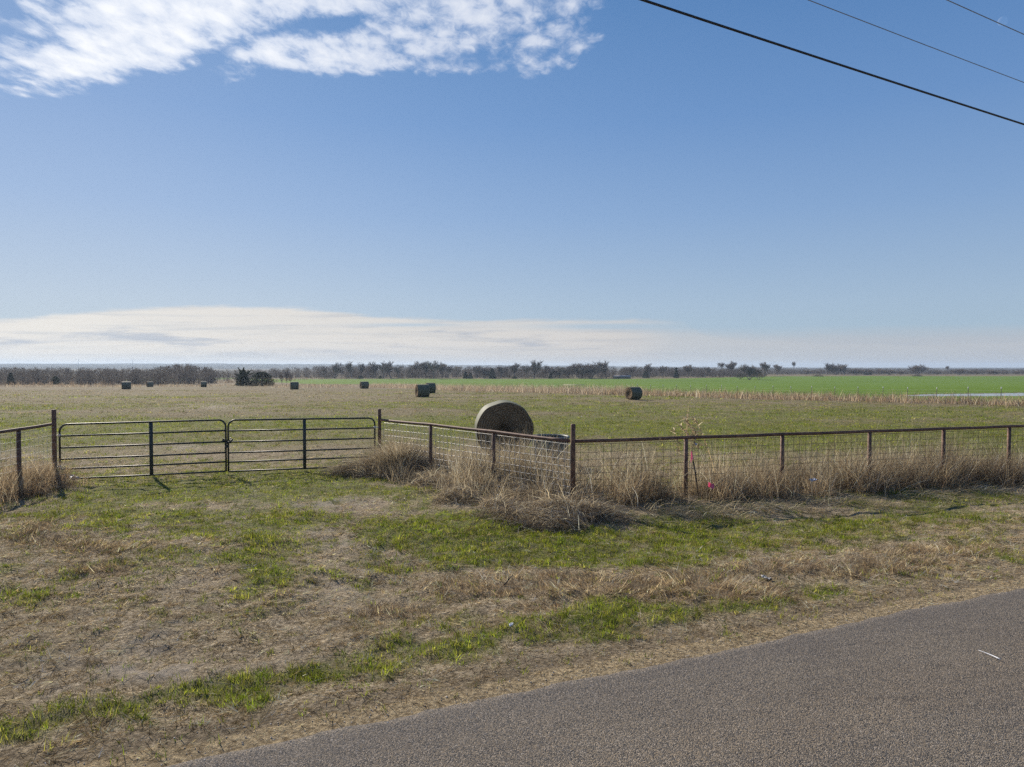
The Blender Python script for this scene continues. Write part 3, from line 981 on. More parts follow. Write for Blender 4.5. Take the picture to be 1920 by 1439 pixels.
# chain closing the two gates
cc = at(426.5, 826, 16.74)
mbc = MB()
for k in range(14):
    t = k / 14 * 2 * PI
    c = np.array([0.105 * math.cos(t), 0.055 * math.sin(t) - 0.0, 0.035 * math.sin(2 * t) - 0.02 * (k % 2)])
    ang = RNG.uniform(0, PI, 3)
    e1 = np.array([-math.sin(t), 0.6 * math.cos(t), 0.35]); e1 /= np.linalg.norm(e1)
    e2 = np.cross(e1, np.array([0, 0, 1.0]) if k % 2 else np.array([1.0, 0.2, 0])); e2 /= np.linalg.norm(e2)
    th = np.linspace(0, 2 * PI, 11)
    mbc.tube([c + 0.036 * math.cos(a) * e1 + 0.021 * math.sin(a) * e2 for a in th], 0.008, 6, False)
for k in range(4):
    c = np.array([0.02 * (-1) ** k, -0.06, -0.04 - 0.045 * k]); th = np.linspace(0, 2 * PI, 11)
    mbc.tube([c + 0.034 * math.cos(a) * np.array([0, 0, 1]) + 0.02 * math.sin(a) * (np.array([1, 0, 0]) if k % 2 else np.array([0, 1, 0])) for a in th], 0.008, 6, False)
tag(mbc.build('chain', M_GATE, smooth=True, loc=tuple(cc)), 'dark chain wrapped round the meeting ends of the two gates', 'chain')


# ------------------------------------------------------------------ tall dry grass along the fences
PIPE_BR = np.array([(0.35, 0.285, 0.21), (0.49, 0.42, 0.325), (0.25, 0.19, 0.135), (0.61, 0.55, 0.455), (0.185, 0.135, 0.095), (0.37, 0.295, 0.21)])
REDDISH = np.array([(0.36, 0.265, 0.18), (0.28, 0.195, 0.13), (0.44, 0.345, 0.245), (0.20, 0.14, 0.095), (0.53, 0.44, 0.325)])


def strip(rb, P, Q, n, off, spread, hmin, hmax, pal, wid=(0.004, 0.009), lean=None, nseg=4, messy=0.5, hfun=None, bend=(0.2, 1.2)):
    P = np.array(P); Q = np.array(Q); L = np.linalg.norm(Q - P); u = (Q - P) / L; nv = np.array([-u[1], u[0]])
    t = RNG.random(n); o = off + RNG.normal(0, spread, n)
    xy = P + t[:, None] * (Q - P) + o[:, None] * nv
    z = H(xy[:, 0], xy[:, 1])
    clump = np.clip(0.5 + 1.5 * (fbm(xy[:, 0] * 1.9, xy[:, 1] * 1.9, 3, 103) - 0.5), 0.05, 1.1)
    keep = RNG.random(n) < np.clip((clump - 0.22) * 2.6, 0.05, 1)
    xy, z, clump, t, o = xy[keep], z[keep], clump[keep], t[keep], o[keep]; n = len(z)
    L_ = RNG.uniform(hmin, hmax, n) * (0.45 + 0.95 * clump)
    if hfun is not None: L_ = L_ * hfun(t)
    az = RNG.uniform(0, 2 * PI, n)
    if lean is not None:
        m = RNG.random(n) < 0.55; az = np.where(m, lean + RNG.normal(0, 0.5, n), az)
    p0 = PI / 2 - np.abs(RNG.normal(0, messy, n)); p1 = p0 - RNG.uniform(bend[0], bend[1], n)
    c = (pick(pal, n) * np.exp(RNG.normal(-.08, .32, (n, 1))) * (0.6 + 0.8 * fbm(xy[:, 0] * 1.9, xy[:, 1] * 1.9, 3, 105))[:, None]).clip(.02, .8)
    rb.add(ribbons(np.concatenate([xy, z[:, None] - 0.01], 1), az, p0, p1, L_, RNG.uniform(*wid, n), nseg, c, RNG.normal(0, 1.1, n), floor=H))


def mound(rb, cx, cy, rx, ry, h, n, pal, flow, flow_sd=0.5, lmin=0.25, lmax=0.7, nseg=5, wid=(0.004, 0.010)):
    """heap of fallen stems, arching over one another"""
    a = RNG.uniform(0, 2 * PI, n); r = np.sqrt(RNG.random(n))
    x = cx + rx * r * np.cos(a); y = cy + ry * r * np.sin(a)
    top = h * (1 - r ** 2) * (0.55 + 0.9 * fbm(x * 2.5, y * 2.5, 3, 107))
    f = RNG.random(n) ** 0.6
    z = H(x, y) + np.maximum(0.0, top * f)
    az = flow + RNG.normal(0, flow_sd, n)
    p0 = RNG.normal(0.45, 0.4, n); p1 = RNG.normal(-0.7, 0.35, n)
    c = (pick(pal, n) * np.exp(RNG.normal(-.05, .3, (n, 1)))).clip(.02, .8)
    rb.add(ribbons(np.stack([x, y, z], 1), az, p0, p1, RNG.uniform(lmin, lmax, n), RNG.uniform(*wid, n), nseg, c, RNG.normal(0, 0.9, n), floor=H))


def build_tall_grass():
    # strip along the long run
    rb = RB()
    Cn = CORNER; E = np.array(p2[-1]); 
    hf = lambda t: 0.82 + 0.25 * np.exp(-((t - 0.08) / 0.08) ** 2) + 0.18 * np.exp(-((t - 0.52) / 0.1) ** 2)
    strip(rb, Cn, E, 26000, 0.40, 0.45, 0.5, 1.1, PIPE_BR, lean=None, nseg=5, hfun=hf)
    strip(rb, Cn, E, 21000, 0.0, 0.30, 0.3, 0.8, REDDISH, messy=0.7)
    strip(rb, Cn, E, 8000, -0.26, 0.20, 0.22, 0.6, REDDISH, messy=0.9, lean=2.6)
    strip(rb, Cn, E, 3800, 0.5, 0.5, 0.8, 1.4, PIPE_BR, messy=0.22, nseg=6, bend=(0.1, 0.9), wid=(0.003, 0.005))
    # straw laid out toward the road in front of it
    for cx, cy, n in ((3.3, 12.5, 900), (4.6, 12.9, 700), (6.4, 13.6, 500), (8.5, 14.3, 350), (10.3, 14.9, 300)):
        mound(rb, cx, cy, 1.1, 0.34, 0.07, n // 2, STRAWS[[1, 2, 6, 1]], 2.45, 0.4, 0.25, 0.7)
    tag(rb.build('dry_grass', M_STRAW), 'tall dead grass standing along the long pipe fence', 'dry grass', kind='stuff')
    # heaps along the short run and round the corner
    rb = RB()
    strip(rb, POST_A, Cn, 12000, 0.12, 0.32, 0.35, 0.8, PIPE_BR, messy=0.55, nseg=5, hfun=lambda t: 0.6 + 0.6 * t)
    strip(rb, POST_A, Cn, 10000, 0.6, 0.5, 0.65, 1.4, PIPE_BR, messy=0.35, nseg=5, hfun=lambda t: 0.35 + 0.75 * t)
    strip(rb, POST_A, Cn, 9000, -0.55, 0.33, 0.25, 0.6, PIPE_BR, messy=0.9, nseg=5)
    lo = [(690, 893), (760, 905), (830, 930), (900, 965), (960, 985), (1060, 1000), (1150, 975)]
    hi = [(720, 868), (790, 870), (860, 872), (930, 880), (1000, 905), (1065, 940), (1120, 945)]
    for k in range(64):
        t = RNG.random() * 5.999; i = int(t); f = t - i; v = RNG.random() ** .8
        lx = lo[i][0] + (lo[i + 1][0] - lo[i][0]) * f; ly = lo[i][1] + (lo[i + 1][1] - lo[i][1]) * f
        hx = hi[i][0] + (hi[i + 1][0] - hi[i][0]) * f; hy = hi[i][1] + (hi[i + 1][1] - hi[i][1]) * f
        g = G(hx + (lx - hx) * v, hy + (ly - hy) * v)
        sz = RNG.uniform(.22, .5)
        mound(rb, g[0], g[1], sz, sz * .8, RNG.uniform(.10, .42) * (1.1 - .75 * v), int(420 * sz / .35), PIPE_BR, RNG.uniform(0, 2 * PI) if k % 3 == 0 else RNG.normal(2.1, .8), RNG.uniform(.35, 1.1), 0.25, 0.75)
    tag(rb.build('dry_grass', M_STRAW), 'heaped straw-coloured dead grass fallen round the fence corner', 'dry grass', kind='stuff')
    # the mound at the gate post
    rb = RB()
    g = ground_pt(-2.75, 17.25)
    for dx, dy, n, h0, h1 in ((0, 0, 3400, .75, 1.25), (0.3, -0.1, 1900, .65, 1.1), (-0.3, -.15, 1600, .5, .95)):
        r = np.abs(RNG.normal(0, 0.26, n)); a = RNG.uniform(0, 2 * PI, n)
        x = g[0] + dx + r * np.cos(a); y = g[1] + dy + r * np.sin(a)
        p0 = PI / 2 - r * 0.9 - np.abs(RNG.normal(0, .18, n))
        rb.add(ribbons(np.stack([x, y, H(x, y)], 1), PI / 2 - a + RNG.normal(0, .3, n), p0, p0 - RNG.uniform(.3, 1.6, n), RNG.uniform(h0, h1, n), RNG.uniform(.003, .006, n), 6, pick(PIPE_BR, n), RNG.normal(0, .4, n), floor=H))
    mound(rb, g[0] - 0.75, g[1] - 0.45, .75, .38, .26, 1500, PIPE_BR, -1.9, 0.35, .4, .9)
    mound(rb, g[0] + 0.55, g[1] - 0.5, .6, .35, .3, 1500, PIPE_BR, 1.9, 0.5, .3, .8)
    tag(rb.build('dry_grass', M_STRAW), 'rounded mound of dead grass at the right gate post', 'dry grass', kind='stuff')
    # left fence
    rb = RB()
    strip(rb, (-9.75, 15.4), (-9.6, 11.0), 7500, -0.15, 0.33, 0.35, 0.8, REDDISH, messy=0.55, nseg=5)
    mound(rb, -10.1, 14.75, .65, .5, .32, 1800, REDDISH, 1.8, 0.9, .3, .8)
    mound(rb, -9.75, 13.9, .7, .45, .14, 1300, REDDISH, 1.9, 0.8, .3, .7)
    strip(rb, (-10.4, 15.3), (-10.3, 11.0), 2500, 0, 0.4, 0.3, 0.7, PIPE_BR)
    tag(rb.build('dry_grass', M_STRAW), 'dark reddish dead grass bunched under the left pipe fence', 'dry grass', kind='stuff')
    # far fence strip
    rb = RB()
    PK = lambda k: FA + FD * k
    pink = np.array([(0.44, 0.36, 0.29), (0.37, 0.29, 0.225), (0.54, 0.46, 0.38), (0.28, 0.21, 0.16)])
    brn = np.array([(0.28, 0.20, 0.135), (0.38, 0.28, 0.19), (0.2, 0.135, 0.09), (0.47, 0.37, 0.26)])
    for k0, k1, n, pal, h0, h1 in ((-7, 8, 9000, np.concatenate([brn, pink]), .5, 1.1), (6, 20, 9000, np.concatenate([brn, pink]), .6, 1.25), (18, 40, 15000, pink, .8, 1.8), (38, 62, 9000, pink, .8, 1.7)):
        strip(rb, PK(k0), PK(k1), n, 1.6, 2.4, h0, h1, pal, wid=(0.02, 0.045), nseg=3, messy=0.35)
    tag(rb.build('dry_grass', M_STRAW), 'pale pinkish band of dead grass growing along the far wire fence', 'dry grass', kind='stuff')
    # rough dead grass in front of the left woods and behind the bales
    rb = RB()
    n = 16000
    x = RNG.uniform(-260, 20, n); y = 175 + 70 * RNG.random(n) + 0.12 * np.maximum(0, -x - 20)
    keep = (far_fence_side(x, y) < 4) & ((np.abs(x / y - (281 - 960) / 1331.0) > .012) | (y > 232)) & (fbm(x * .05, y * .05, 3, 111) > 0.42)
    x, y = x[keep], y[keep]; n = len(x)
    rb.add(ribbons(np.stack([x, y, H(x, y)], 1), RNG.uniform(0, 6.28, n), RNG.uniform(.9, 1.5, n), RNG.uniform(.3, 1.2, n), RNG.uniform(.4, 1.1, n), RNG.uniform(.06, .12, n), 2, pick(pink * 0.85, n)))
    tag(rb.build('dry_grass', M_STRAW), 'rough dead grass at the far edge of the meadow by the woods', 'dry grass', kind='stuff')


build_tall_grass()


# two tall plumed weeds above the rail, each its own plant
def weed(loc, stems, label):
    root = empty('dry_weed', tuple(loc)); tag(root, label, 'weed', 'tall dry weeds standing above the pipe rail')
    st = RB(); hd = RB()
    for az, p0, p1, L, heads in stems:
        one = lambda v: np.array([v], dtype=float)
        st.add(ribbons(np.zeros((1, 3)) + RNG.normal(0, .03, (1, 3)) * [1, 1, 0], one(az), one(p0), one(p1), one(L), one(.020), 10, np.array([(.46, .36, .24)]), tip=.5))
        # walk the stem for seed-head positions
        cur = np.zeros(3); ps = []
        for k in range(10):
            p = p0 + (p1 - p0) * (k + .5) / 10
            cur = cur + np.array([math.cos(p) * math.sin(az), math.cos(p) * math.cos(az), math.sin(p)]) * L / 10; ps.append(cur.copy())
        n = heads; f = RNG.uniform(.55, 1, n) * 9
        i0 = np.floor(f).astype(int).clip(0, 8); fr = (f - i0)[:, None]; P = np.array(ps)
        b = P[i0] * (1 - fr) + P[i0 + 1] * fr
        hd.add(ribbons(b, az + RNG.normal(0, 1.2, n), RNG.uniform(-.1, 1.3, n), RNG.uniform(-1.2, .4, n), RNG.uniform(.06, .17, n), RNG.uniform(.014, .029, n), 3, pick(np.array([(.45, .36, .26), (.36, .26, .17), (.55, .47, .37)]), n)))
    o1 = st.build('stem', M_STRAW, root); o2 = hd.build('seed_head', M_STRAW, root)
    return root


g1 = ground_pt(3.46, 13.98); g2 = ground_pt(4.1, 14.15)
weed(g1, [(0.3, 1.55, 1.5, 1.68, 60), (1.5, 1.52, 1.45, 1.5, 40), (-1.2, 1.45, 1.3, 1.3, 40), (2.2, 1.5, 1.35, 1.35, 36)], 'upright pale plumed weed beside the pipe post with the leaning stake')
weed(g2, [(-1.5, 1.45, 0.9, 1.72, 75), (-1.4, 1.40, 0.75, 1.68, 75), (-1.7, 1.5, 1.05, 1.62, 55)], 'brown plumed weed with drooping heads, leaning over the long fence rail')

# ------------------------------------------------------------------ hay bales
def mat_hay():
    m, T = new_mat('hay_end')
    o = T.obj(); x, y, z = T.sep(o)
    r = T.m('SQRT', T.addm(T.mul(x, x), T.mul(z, z)))
    ang = T.m('ARCTAN2', z, x)
    n = T.noise(T.comb(T.mul(ang, 3.0), T.mul(r, 26.0), y), 1.6, 6, 0.7)
    n2 = T.noise(o, 28, 5, 0.7)
    ringn = T.m('SINE', T.addm(T.mul(r, 95.0), T.addm(ang, T.mul(n2, 5.0))))
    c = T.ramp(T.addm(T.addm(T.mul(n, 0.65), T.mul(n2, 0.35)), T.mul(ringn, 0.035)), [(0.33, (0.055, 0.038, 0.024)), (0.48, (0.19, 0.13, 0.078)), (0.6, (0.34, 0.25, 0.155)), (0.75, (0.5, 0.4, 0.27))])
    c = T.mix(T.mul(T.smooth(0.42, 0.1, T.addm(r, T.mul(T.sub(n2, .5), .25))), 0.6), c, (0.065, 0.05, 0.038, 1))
    T.bsdf(c, 0.95, spec=0.05, normal=T.bump(n, 1.0, 0.04))
    return m


def mat_net():
    m, T = new_mat('net_wrap')
    o = T.obj(); x, y, z = T.sep(o)
    ang = T.m('ARCTAN2', z, x)
    n = T.noise(T.comb(T.mul(ang, 2.0), T.mul(y, 9.0), 0.0), 2.2, 6, 0.65)
    n2 = T.noise(o, 45, 4, 0.7)
    c = T.ramp(T.addm(T.mul(n, .6), T.mul(n2, .4)), [(0.3, (0.075, 0.084, 0.06)), (0.5, (0.125, 0.13, 0.088)), (0.7, (0.20, 0.195, 0.13))])
    T.bsdf(c, 0.68, spec=0.20, normal=T.bump(n, 0.5, 0.02))
    return m


M_HAY, M_NET = mat_hay(), mat_net()


def bale_mesh(R, L, seed, detail):
    """local: axis along y, centre at height R"""
    nt = 72; net = MB(); ends = []
    th = np.arange(nt) / nt * 2 * PI
    rad = R * (1 + 0.014 * np.sin(2 * th + seed) + 0.010 * np.sin(5 * th + seed * 2) + 0.008 * np.sin(9 * th))
    ys = np.linspace(-L / 2, L / 2, 13)
    V = []
    for y in ys:
        e = 1 - 0.022 * abs(y / (L / 2)) ** 6
        rr = rad * e * (1 + 0.006 * math.sin(y * 19 + seed))
        x = rr * np.cos(th); z = rr * np.sin(th)
        z = np.maximum(z, -R * 0.955)      # sits flat on the ground
        V.append(np.stack([x, 0 * x + y, z], 1))
    q = []
    for i in range(len(ys) - 1):
        for k in range(nt): q.append((i * nt + k, i * nt + (k + 1) % nt, (i + 1) * nt + (k + 1) % nt, (i + 1) * nt + k))
    net.add(np.concatenate(V), q)
    for sg in (-1, 1):
        rings = []; fr = np.array([0.992, .95, .85, .72, .58, .44, .3, .17, .06])
        for j, f in enumerate(fr):
            x = V[0][:, 0] * f; z = V[0][:, 2] * f
            dep = sg * (L / 2 + (0.02 - 0.07 * (1 - f) ** 1.3) + 0.018 * np.sin(f * 40 + th * 1.0 + seed)) + 0.012 * RNG.normal(0, 1, nt)
            if j == 0: dep = 0 * dep + sg * (L / 2 - 0.004)
            rings.append(np.stack([x, dep, z], 1))
        q = []
        for i in range(len(fr) - 1):
            for k in range(nt):
                a = (i * nt + k, i * nt + (k + 1) % nt, (i + 1) * nt + (k + 1) % nt, (i + 1) * nt + k)
                q.append(a if sg < 0 else a[::-1])
        cen = np.array([[0, sg * (L / 2 - 0.06), 0]])
        t = [((len(fr) - 1) * nt + k, (len(fr) - 1) * nt + (k + 1) % nt, len(fr) * nt) for k in range(nt)]
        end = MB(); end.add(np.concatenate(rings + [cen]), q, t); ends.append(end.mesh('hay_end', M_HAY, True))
    return net.mesh('net_wrap', M_NET, True), ends


proto_net, proto_hay = bale_mesh(0.82, 1.4, 1.0, True)


def bale(x, y, yaw, R, L, label, zoff=0.0, meshes=None):
    z = Hf(x, y)
    root = empty('hay_bale', (x, y, z + R * 0.955 + zoff), yaw)
    tag(root, label, 'hay bale', 'round hay bales in the meadow')
    s = R / 0.82
    root.scale = (s, L / 1.4, s)
    link('net_wrap', proto_net, root)
    for e in proto_hay: link('hay_end', e, root)
    return root


# near one: front face centre about (-0.2, 20.3), axis turned a little left going away
yaw0 = math.radians(5.0)
big = bale(-0.2 - 0.7 * math.sin(yaw0), 20.3 + 0.7 * math.cos(yaw0), yaw0, 0.83, 1.4, 'large nearest hay bale behind the short pipe fence, dark round end facing the road', 0.02)
st = RB()
n = 900
a = RNG.uniform(0, 2 * PI, n); r = 0.80 * np.sqrt(RNG.random(n))
st.add(ribbons(np.stack([r * np.cos(a), -0.69 - 0.02 * RNG.random(n), r * np.sin(a)], 1), RNG.normal(PI, .9, n), RNG.normal(0, .6, n), RNG.normal(-.5, .6, n), RNG.uniform(.03, .10, n), RNG.uniform(.003, .006, n), 3,
              pick(np.array([(.22, .165, .10), (.30, .23, .15), (.14, .10, .065)]), n)))
st.build('loose_straw', M_STRAW, big)
for px, py, R, L, yaw, label in [
        (237, 730, .85, 1.75, 88, 'dark hay bale before the left woods, larger of the two standing there'),
        (281, 726, .74, 1.45, 74, 'smallest and farthest hay bale, just before the left woods'),
        (382, 726, .75, 1.4, 88, 'small hay bale between the left woods and the spiky cedar'),
        (552, 730.5, .88, 1.7, 86, 'hay bale right of the rounded cedar, broadside to the road'),
        (683, 729, .86, 1.75, 74, 'hay bale on its own between the rounded cedar and the bale pair'),
        (792, 745, .83, 1.5, 75, 'front bale of the touching-looking pair, brown end showing on its left'),
        (807, 737.5, .85, 1.4, 80, 'rear bale of the pair, mostly hidden behind the front one'),
        (1188, 749.5, .68, 1.25, 54, 'bluish wrapped bale near the far fence with a tan sunlit end')]:
    g = G(px, py)
    # rows are seen broadside: local axis (y) turned across the view
    b = math.atan2(g[0], g[1])
    bale(g[0], g[1], -math.radians(yaw) - b, R, L, label)

# ------------------------------------------------------------------ ribbed water tank behind the corner
def build_tank():
    x, y = 1.0, 18.6; z = Hf(x, y); R, Hh = 0.47, 0.76
    root = empty('water_tank', (x, y, z)); tag(root, 'ribbed blue-green round stock tank between the near bale and the corner post', 'water tank')
    n = 120; th = np.arange(n) / n * 2 * PI
    body = MB(); prof = [(0.0, 0.94), (0.03, 0.97), (0.4, 1.0), (Hh - 0.06, 1.02)]
    V = [np.stack([R * s * np.cos(th) * (1 + .014 * np.sign(np.sin(th * 20))), R * s * np.sin(th) * (1 + .014 * np.sign(np.sin(th * 20))), 0 * th + h], 1) for h, s in prof]
    q = [(i * n + k, i * n + (k + 1) % n, (i + 1) * n + (k + 1) % n, (i + 1) * n + k) for i in range(3) for k in range(n)]
    body.add(np.concatenate(V), q)
    body.build('tank_wall', mat_plain('tank_plastic', (.025, .06, .075), (.05, .095, .11), 9, .45), root)
    rim = MB(); rim.tube([(R * 1.03 * math.cos(t), R * 1.03 * math.sin(t), Hh - .03) for t in np.linspace(0, 2 * PI, 49)], .035, 8, False)
    rim.build('rim', mat_plain('tank_rim', (.10, .12, .11), (.16, .18, .165), 14, .5), root, True)
    d = MB(); V = np.concatenate([np.stack([R * np.cos(th), R * np.sin(th), 0 * th + Hh - .10], 1), [[0, 0, Hh - .10]]])
    d.add(V, None, [(n, k, (k + 1) % n) for k in range(n)])
    d.build('tank_water', mat_plain('tank_water', (.02, .03, .03), (.03, .04, .035), 5, .08, spec=.5), root)


build_tank()

# ------------------------------------------------------------------ far wire fence with white-tipped posts
def build_far_fence():
    M_TP = mat_plain('t_post_steel', (.03, .045, .035), (.07, .06, .045), 6, .7)
    M_TIP = mat_plain('white_post_paint', (.72, .72, .68), (.82, .82, .8), 8, .6)
    M_WOOD = mat_plain('weathered_post', (.10, .08, .06), (.2, .16, .12), 5, .9)
    x0, y0 = FA
    root = empty('wire_fence', (x0, y0, Hf(x0, y0))); tag(root, 'far wire fence of dark steel posts with white tips, along the wheat field', 'fence')
    o = np.array(root.location)
    pm = MB(); pm.box((0, 0, .55), (.045, .012, 1.7), 0, 0); pm.box((0, .022, .55), (.012, .032, 1.7), 0, 0)
    pmesh = pm.mesh('post', M_TP)
    tm = MB(); tm.box((0, .01, 1.33), (.062, .06, .155), 0, .008); tmesh = tm.mesh('tip', M_TIP)
    tops = []
    for k in range(-4, 34):
        if k in (24,): continue
        kk = {23: 22.95, 25: 25.5}.get(k, k)
        p = FA + FD * kk + RNG.normal(0, .05, 2)
        z = Hf(*p); sc = RNG.uniform(.97, 1.06)
        po = link('post', pmesh, root, tuple(np.array([p[0], p[1], z]) - o)); po.scale = (1, 1, sc); po.rotation_euler = (RNG.normal(0, .02), RNG.normal(0, .03), .5)
        if k < 20: link('tip', tmesh, po)
        tops.append((kk, p, z))
    wires = MB()
    for h in (.35, .62, .9, 1.15):
        for seg in (tops[:27], tops[28:]):
            wires.tube([np.array([p[0], p[1], z + h + .02 * math.sin(k * 3 + h)]) - o for k, p, z in seg], .004, 4, False)
    wires.build('wire', M_GALV, root)
    # field gate in that fence
    P, Q = FA + FD * 23.1, FA + FD * 25.35
    gz = empty('field_gate', (P[0], P[1], Hf(*P))); tag(gz, 'small pale-topped field gate in the far wire fence', 'gate')
    o2 = np.array(gz.location); zq = Hf(*Q)
    mb = MB()
    A0 = np.array([0, 0, .1]); B0 = np.array([Q[0] - P[0], Q[1] - P[1], zq - o2[2] + .1])
    for t in (0, 1): MB().tube([A0 + (B0 - A0) * t, A0 + (B0 - A0) * t + [0, 0, 1.2]], .03, 8).build('end_post', M_WOOD, gz)
    for h in (.25, .55, .85): MB().tube([A0 + [0, 0, h], B0 + [0, 0, h]], .018, 8).build('rail', M_WOOD, gz)
    MB().tube([A0 + [0, 0, 1.2], B0 + [0, 0, 1.2]], .045, 8).build('top_rail', mat_plain('sun_bleached_rail', (.42, .4, .33), (.55, .52, .45), 4, .8), gz)
    for t in (.35, .68): MB().tube([A0 + (B0 - A0) * t, A0 + (B0 - A0) * t + [0, 0, 1.15]], .022, 8).build('upright', M_WOOD, gz)


build_far_fence()

# ------------------------------------------------------------------ trees
def grow(trunk, crown, p, d, L, r, lvl, maxl, spread, kids, rnd, up, minr):
    """one limb, then its children"""
    n = 4 if lvl < 2 else 2
    pts = [p]; dd = d / np.linalg.norm(d)
    for k in range(n):
        dd = dd + np.array([rnd.gauss(0, .16), rnd.gauss(0, .16), rnd.gauss(0, .08) + up * .06]); dd /= np.linalg.norm(dd)
        pts.append(pts[-1] + dd * L / n)
    r1 = max(minr, r * .55)
    tgt = trunk if lvl <= 1 else crown
    tgt.tube(pts, np.linspace(max(r, minr), r1, len(pts)), 6 if lvl == 0 else (4 if lvl < 3 else 3), False)
    if lvl >= maxl: return
    for j in range(kids[lvl]):
        f = rnd.uniform(.3 if lvl else .3, 1.0); f = 1.0 if j == 0 else f
        i = min(int(f * n), n - 1); q = pts[i] + (pts[i + 1] - pts[i]) * (f * n - i)
        t = rnd.uniform(0, 2 * PI)
        perp = np.array([math.cos(t), math.sin(t), rnd.uniform(-.2, .5)])
        nd = dd * (1 - spread) + perp * spread * rnd.uniform(.7, 1.25) + np.array([0, 0, up * .25])
        grow(trunk, crown, q, nd, L * rnd.uniform(.55, .82), r1 * .75, lvl + 1, maxl, spread, kids, rnd, up, minr)


def bare_proto(seed, h, kind):
    rnd = random.Random(seed); tr, cr = MB(), MB()
    if kind == 'oval':
        grow(tr, cr, np.zeros(3), np.array([0, 0, 1.0]), h * .34, h * .022, 0, 4, .5, (8, 6, 5, 4), rnd, .6, TW)
    elif kind == 'spread':
        grow(tr, cr, np.zeros(3), np.array([0, 0, 1.0]), h * .26, h * .024, 0, 4, .47, (9, 6, 5, 4), rnd, .85, TW)
    elif kind == 'slim':
        grow(tr, cr, np.zeros(3), np.array([0, 0, 1.0]), h * .48, h * .016, 0, 4, .36, (8, 5, 4, 3), rnd, .9, TW)
    elif kind == 'multi':
        for k in range(7):
            a = k / 7 * 2 * PI + rnd.uniform(-.3, .3)
            grow(tr, cr, np.array([.3 * math.cos(a), .3 * math.sin(a), 0]), np.array([.75 * math.cos(a), .75 * math.sin(a), 1.0]), h * .36, h * .012, 0, 3, .5, (7, 7, 6), rnd, .5, TW)
    elif kind == 'lolly':
        tr.tube([(0, 0, 0), (.1, 0, h * .3), (0, .1, h * .55)], [.22, .17, .13], 7)
        for k in range(9):
            a = k / 9 * 2 * PI
            grow(tr, cr, np.array([0, .1, h * .55]), np.array([.6 * math.cos(a), .6 * math.sin(a), rnd.uniform(.3, 1.2)]), h * .22, .06, 1, 4, .55, (4, 5, 4, 4), rnd, .5, TW)
    elif kind == 'bush':
        for k in range(14):
            a = rnd.uniform(0, 2 * PI); q = rnd.uniform(.2, 1.1)
            grow(tr, cr, np.array([.25 * math.cos(a), .25 * math.sin(a), 0]), np.array([q * math.cos(a), q * math.sin(a), 1.0]), h * .42, .03, 1, 3, .5, (4, 7, 6), rnd, .4, TW)
    # normalise to height 1 m
    top = max(np.concatenate(cr.v)[:, 2].max(), np.concatenate(tr.v)[:, 2].max())
    for b in (tr, cr): b.v = [v / top for v in b.v]
    return tr.mesh('trunk', M_TWIG), cr.mesh('crown', M_TWIG)


PROTO = {k: [bare_proto(s, 10, k) for s in seeds] for k, seeds in
         dict(oval=(1, 2, 3), spread=(4, 5, 6), slim=(7, 8), multi=(9, 10), lolly=(11,), bush=(12, 13)).items()}


def cedar_proto(seed, kind):
    rnd = np.random.default_rng(seed); rb = RB(); tk = MB()
    tk.tube([(0, 0, 0), (0, 0, .5), (0.01, 0, .92)], [.035, .025, .008], 6)
    if kind == 'cone':
        n = 4200; t = rnd.random(n) ** 1.35; R = .30 * (1 - t) ** .75 + .015
        z = .03 + t * .95
    elif kind == 'dome':
        n = 5200; t = rnd.random(n) ** 1.1; R = .52 * np.sqrt(np.clip(1 - t ** 2.2, 0, 1)) + .02; z = .02 + t * .95
    else:
        n = 3000; t = rnd.random(n) ** 1.5; R = .40 * (1 - t) ** .8 + .03; z = .03 + t * .75
    a = rnd.uniform(0, 2 * PI, n)
    lump = 0.72 + 0.5 * fbm(a * 2.2 + seed, z * 7 + seed, 3, seed)
    r = R * lump * rnd.random(n) ** .35
    x, y = r * np.cos(a), r * np.sin(a)
    tones = np.array([(.018, .035, .014), (.028, .05, .02), (.04, .062, .024), (.05, .065, .03)])
    c = tones[rnd.integers(0, 4, n)]
    rb.add(ribbons(np.stack([x, y, z], 1), PI / 2 - a + rnd.normal(0, .5, n), rnd.normal(.45, .4, n), rnd.normal(.2, .4, n), rnd.uniform(.05, .12, n), rnd.uniform(.018, .035, n), 2, c))
    if kind == 'spiky':
        for k in range(17):
            a0 = rnd.uniform(0, 2 * PI); el = rnd.uniform(.1, 1.35); L = rnd.uniform(.45, .62) if el < .8 else rnd.uniform(.35, .5)
            zz = rnd.uniform(.08, .55) if el < .8 else rnd.uniform(.4, .58)
            d = np.array([math.cos(a0) * math.cos(el), math.sin(a0) * math.cos(el), math.sin(el)]); m = 170
            f = rnd.random(m)
            P = np.array([0, 0, zz]) + f[:, None] * d * L + rnd.normal(0, .018, (m, 3)) * (1.3 - f)[:, None] * 1.6
            rb.add(ribbons(P, math.atan2(d[0], d[1]) + rnd.normal(0, .7, m), el + rnd.normal(0, .4, m), el + rnd.normal(0, .4, m), rnd.uniform(.05, .1, m), rnd.uniform(.015, .03, m), 2, tones[rnd.integers(0, 4, m)]))
            tk.tube([(0, 0, zz), tuple(np.array([0, 0, zz]) + d * L * .8)], [.012, .004], 4, False)
    V = np.concatenate(rb.V); s = 1 / V[:, 2].max()
    me = np_mesh('crown', V * s, [np.concatenate(rb.Q), np.concatenate(rb.T)], M_NEEDLE, col=np.concatenate(rb.C))
    tk.v = [v * s for v in tk.v]
    return tk.mesh('trunk', M_TWIG), me


CED = dict(cone=[cedar_proto(21, 'cone'), cedar_proto(22, 'cone')], dome=[cedar_proto(23, 'dome'), cedar_proto(24, 'dome')], spiky=[cedar_proto(25, 'spiky')])


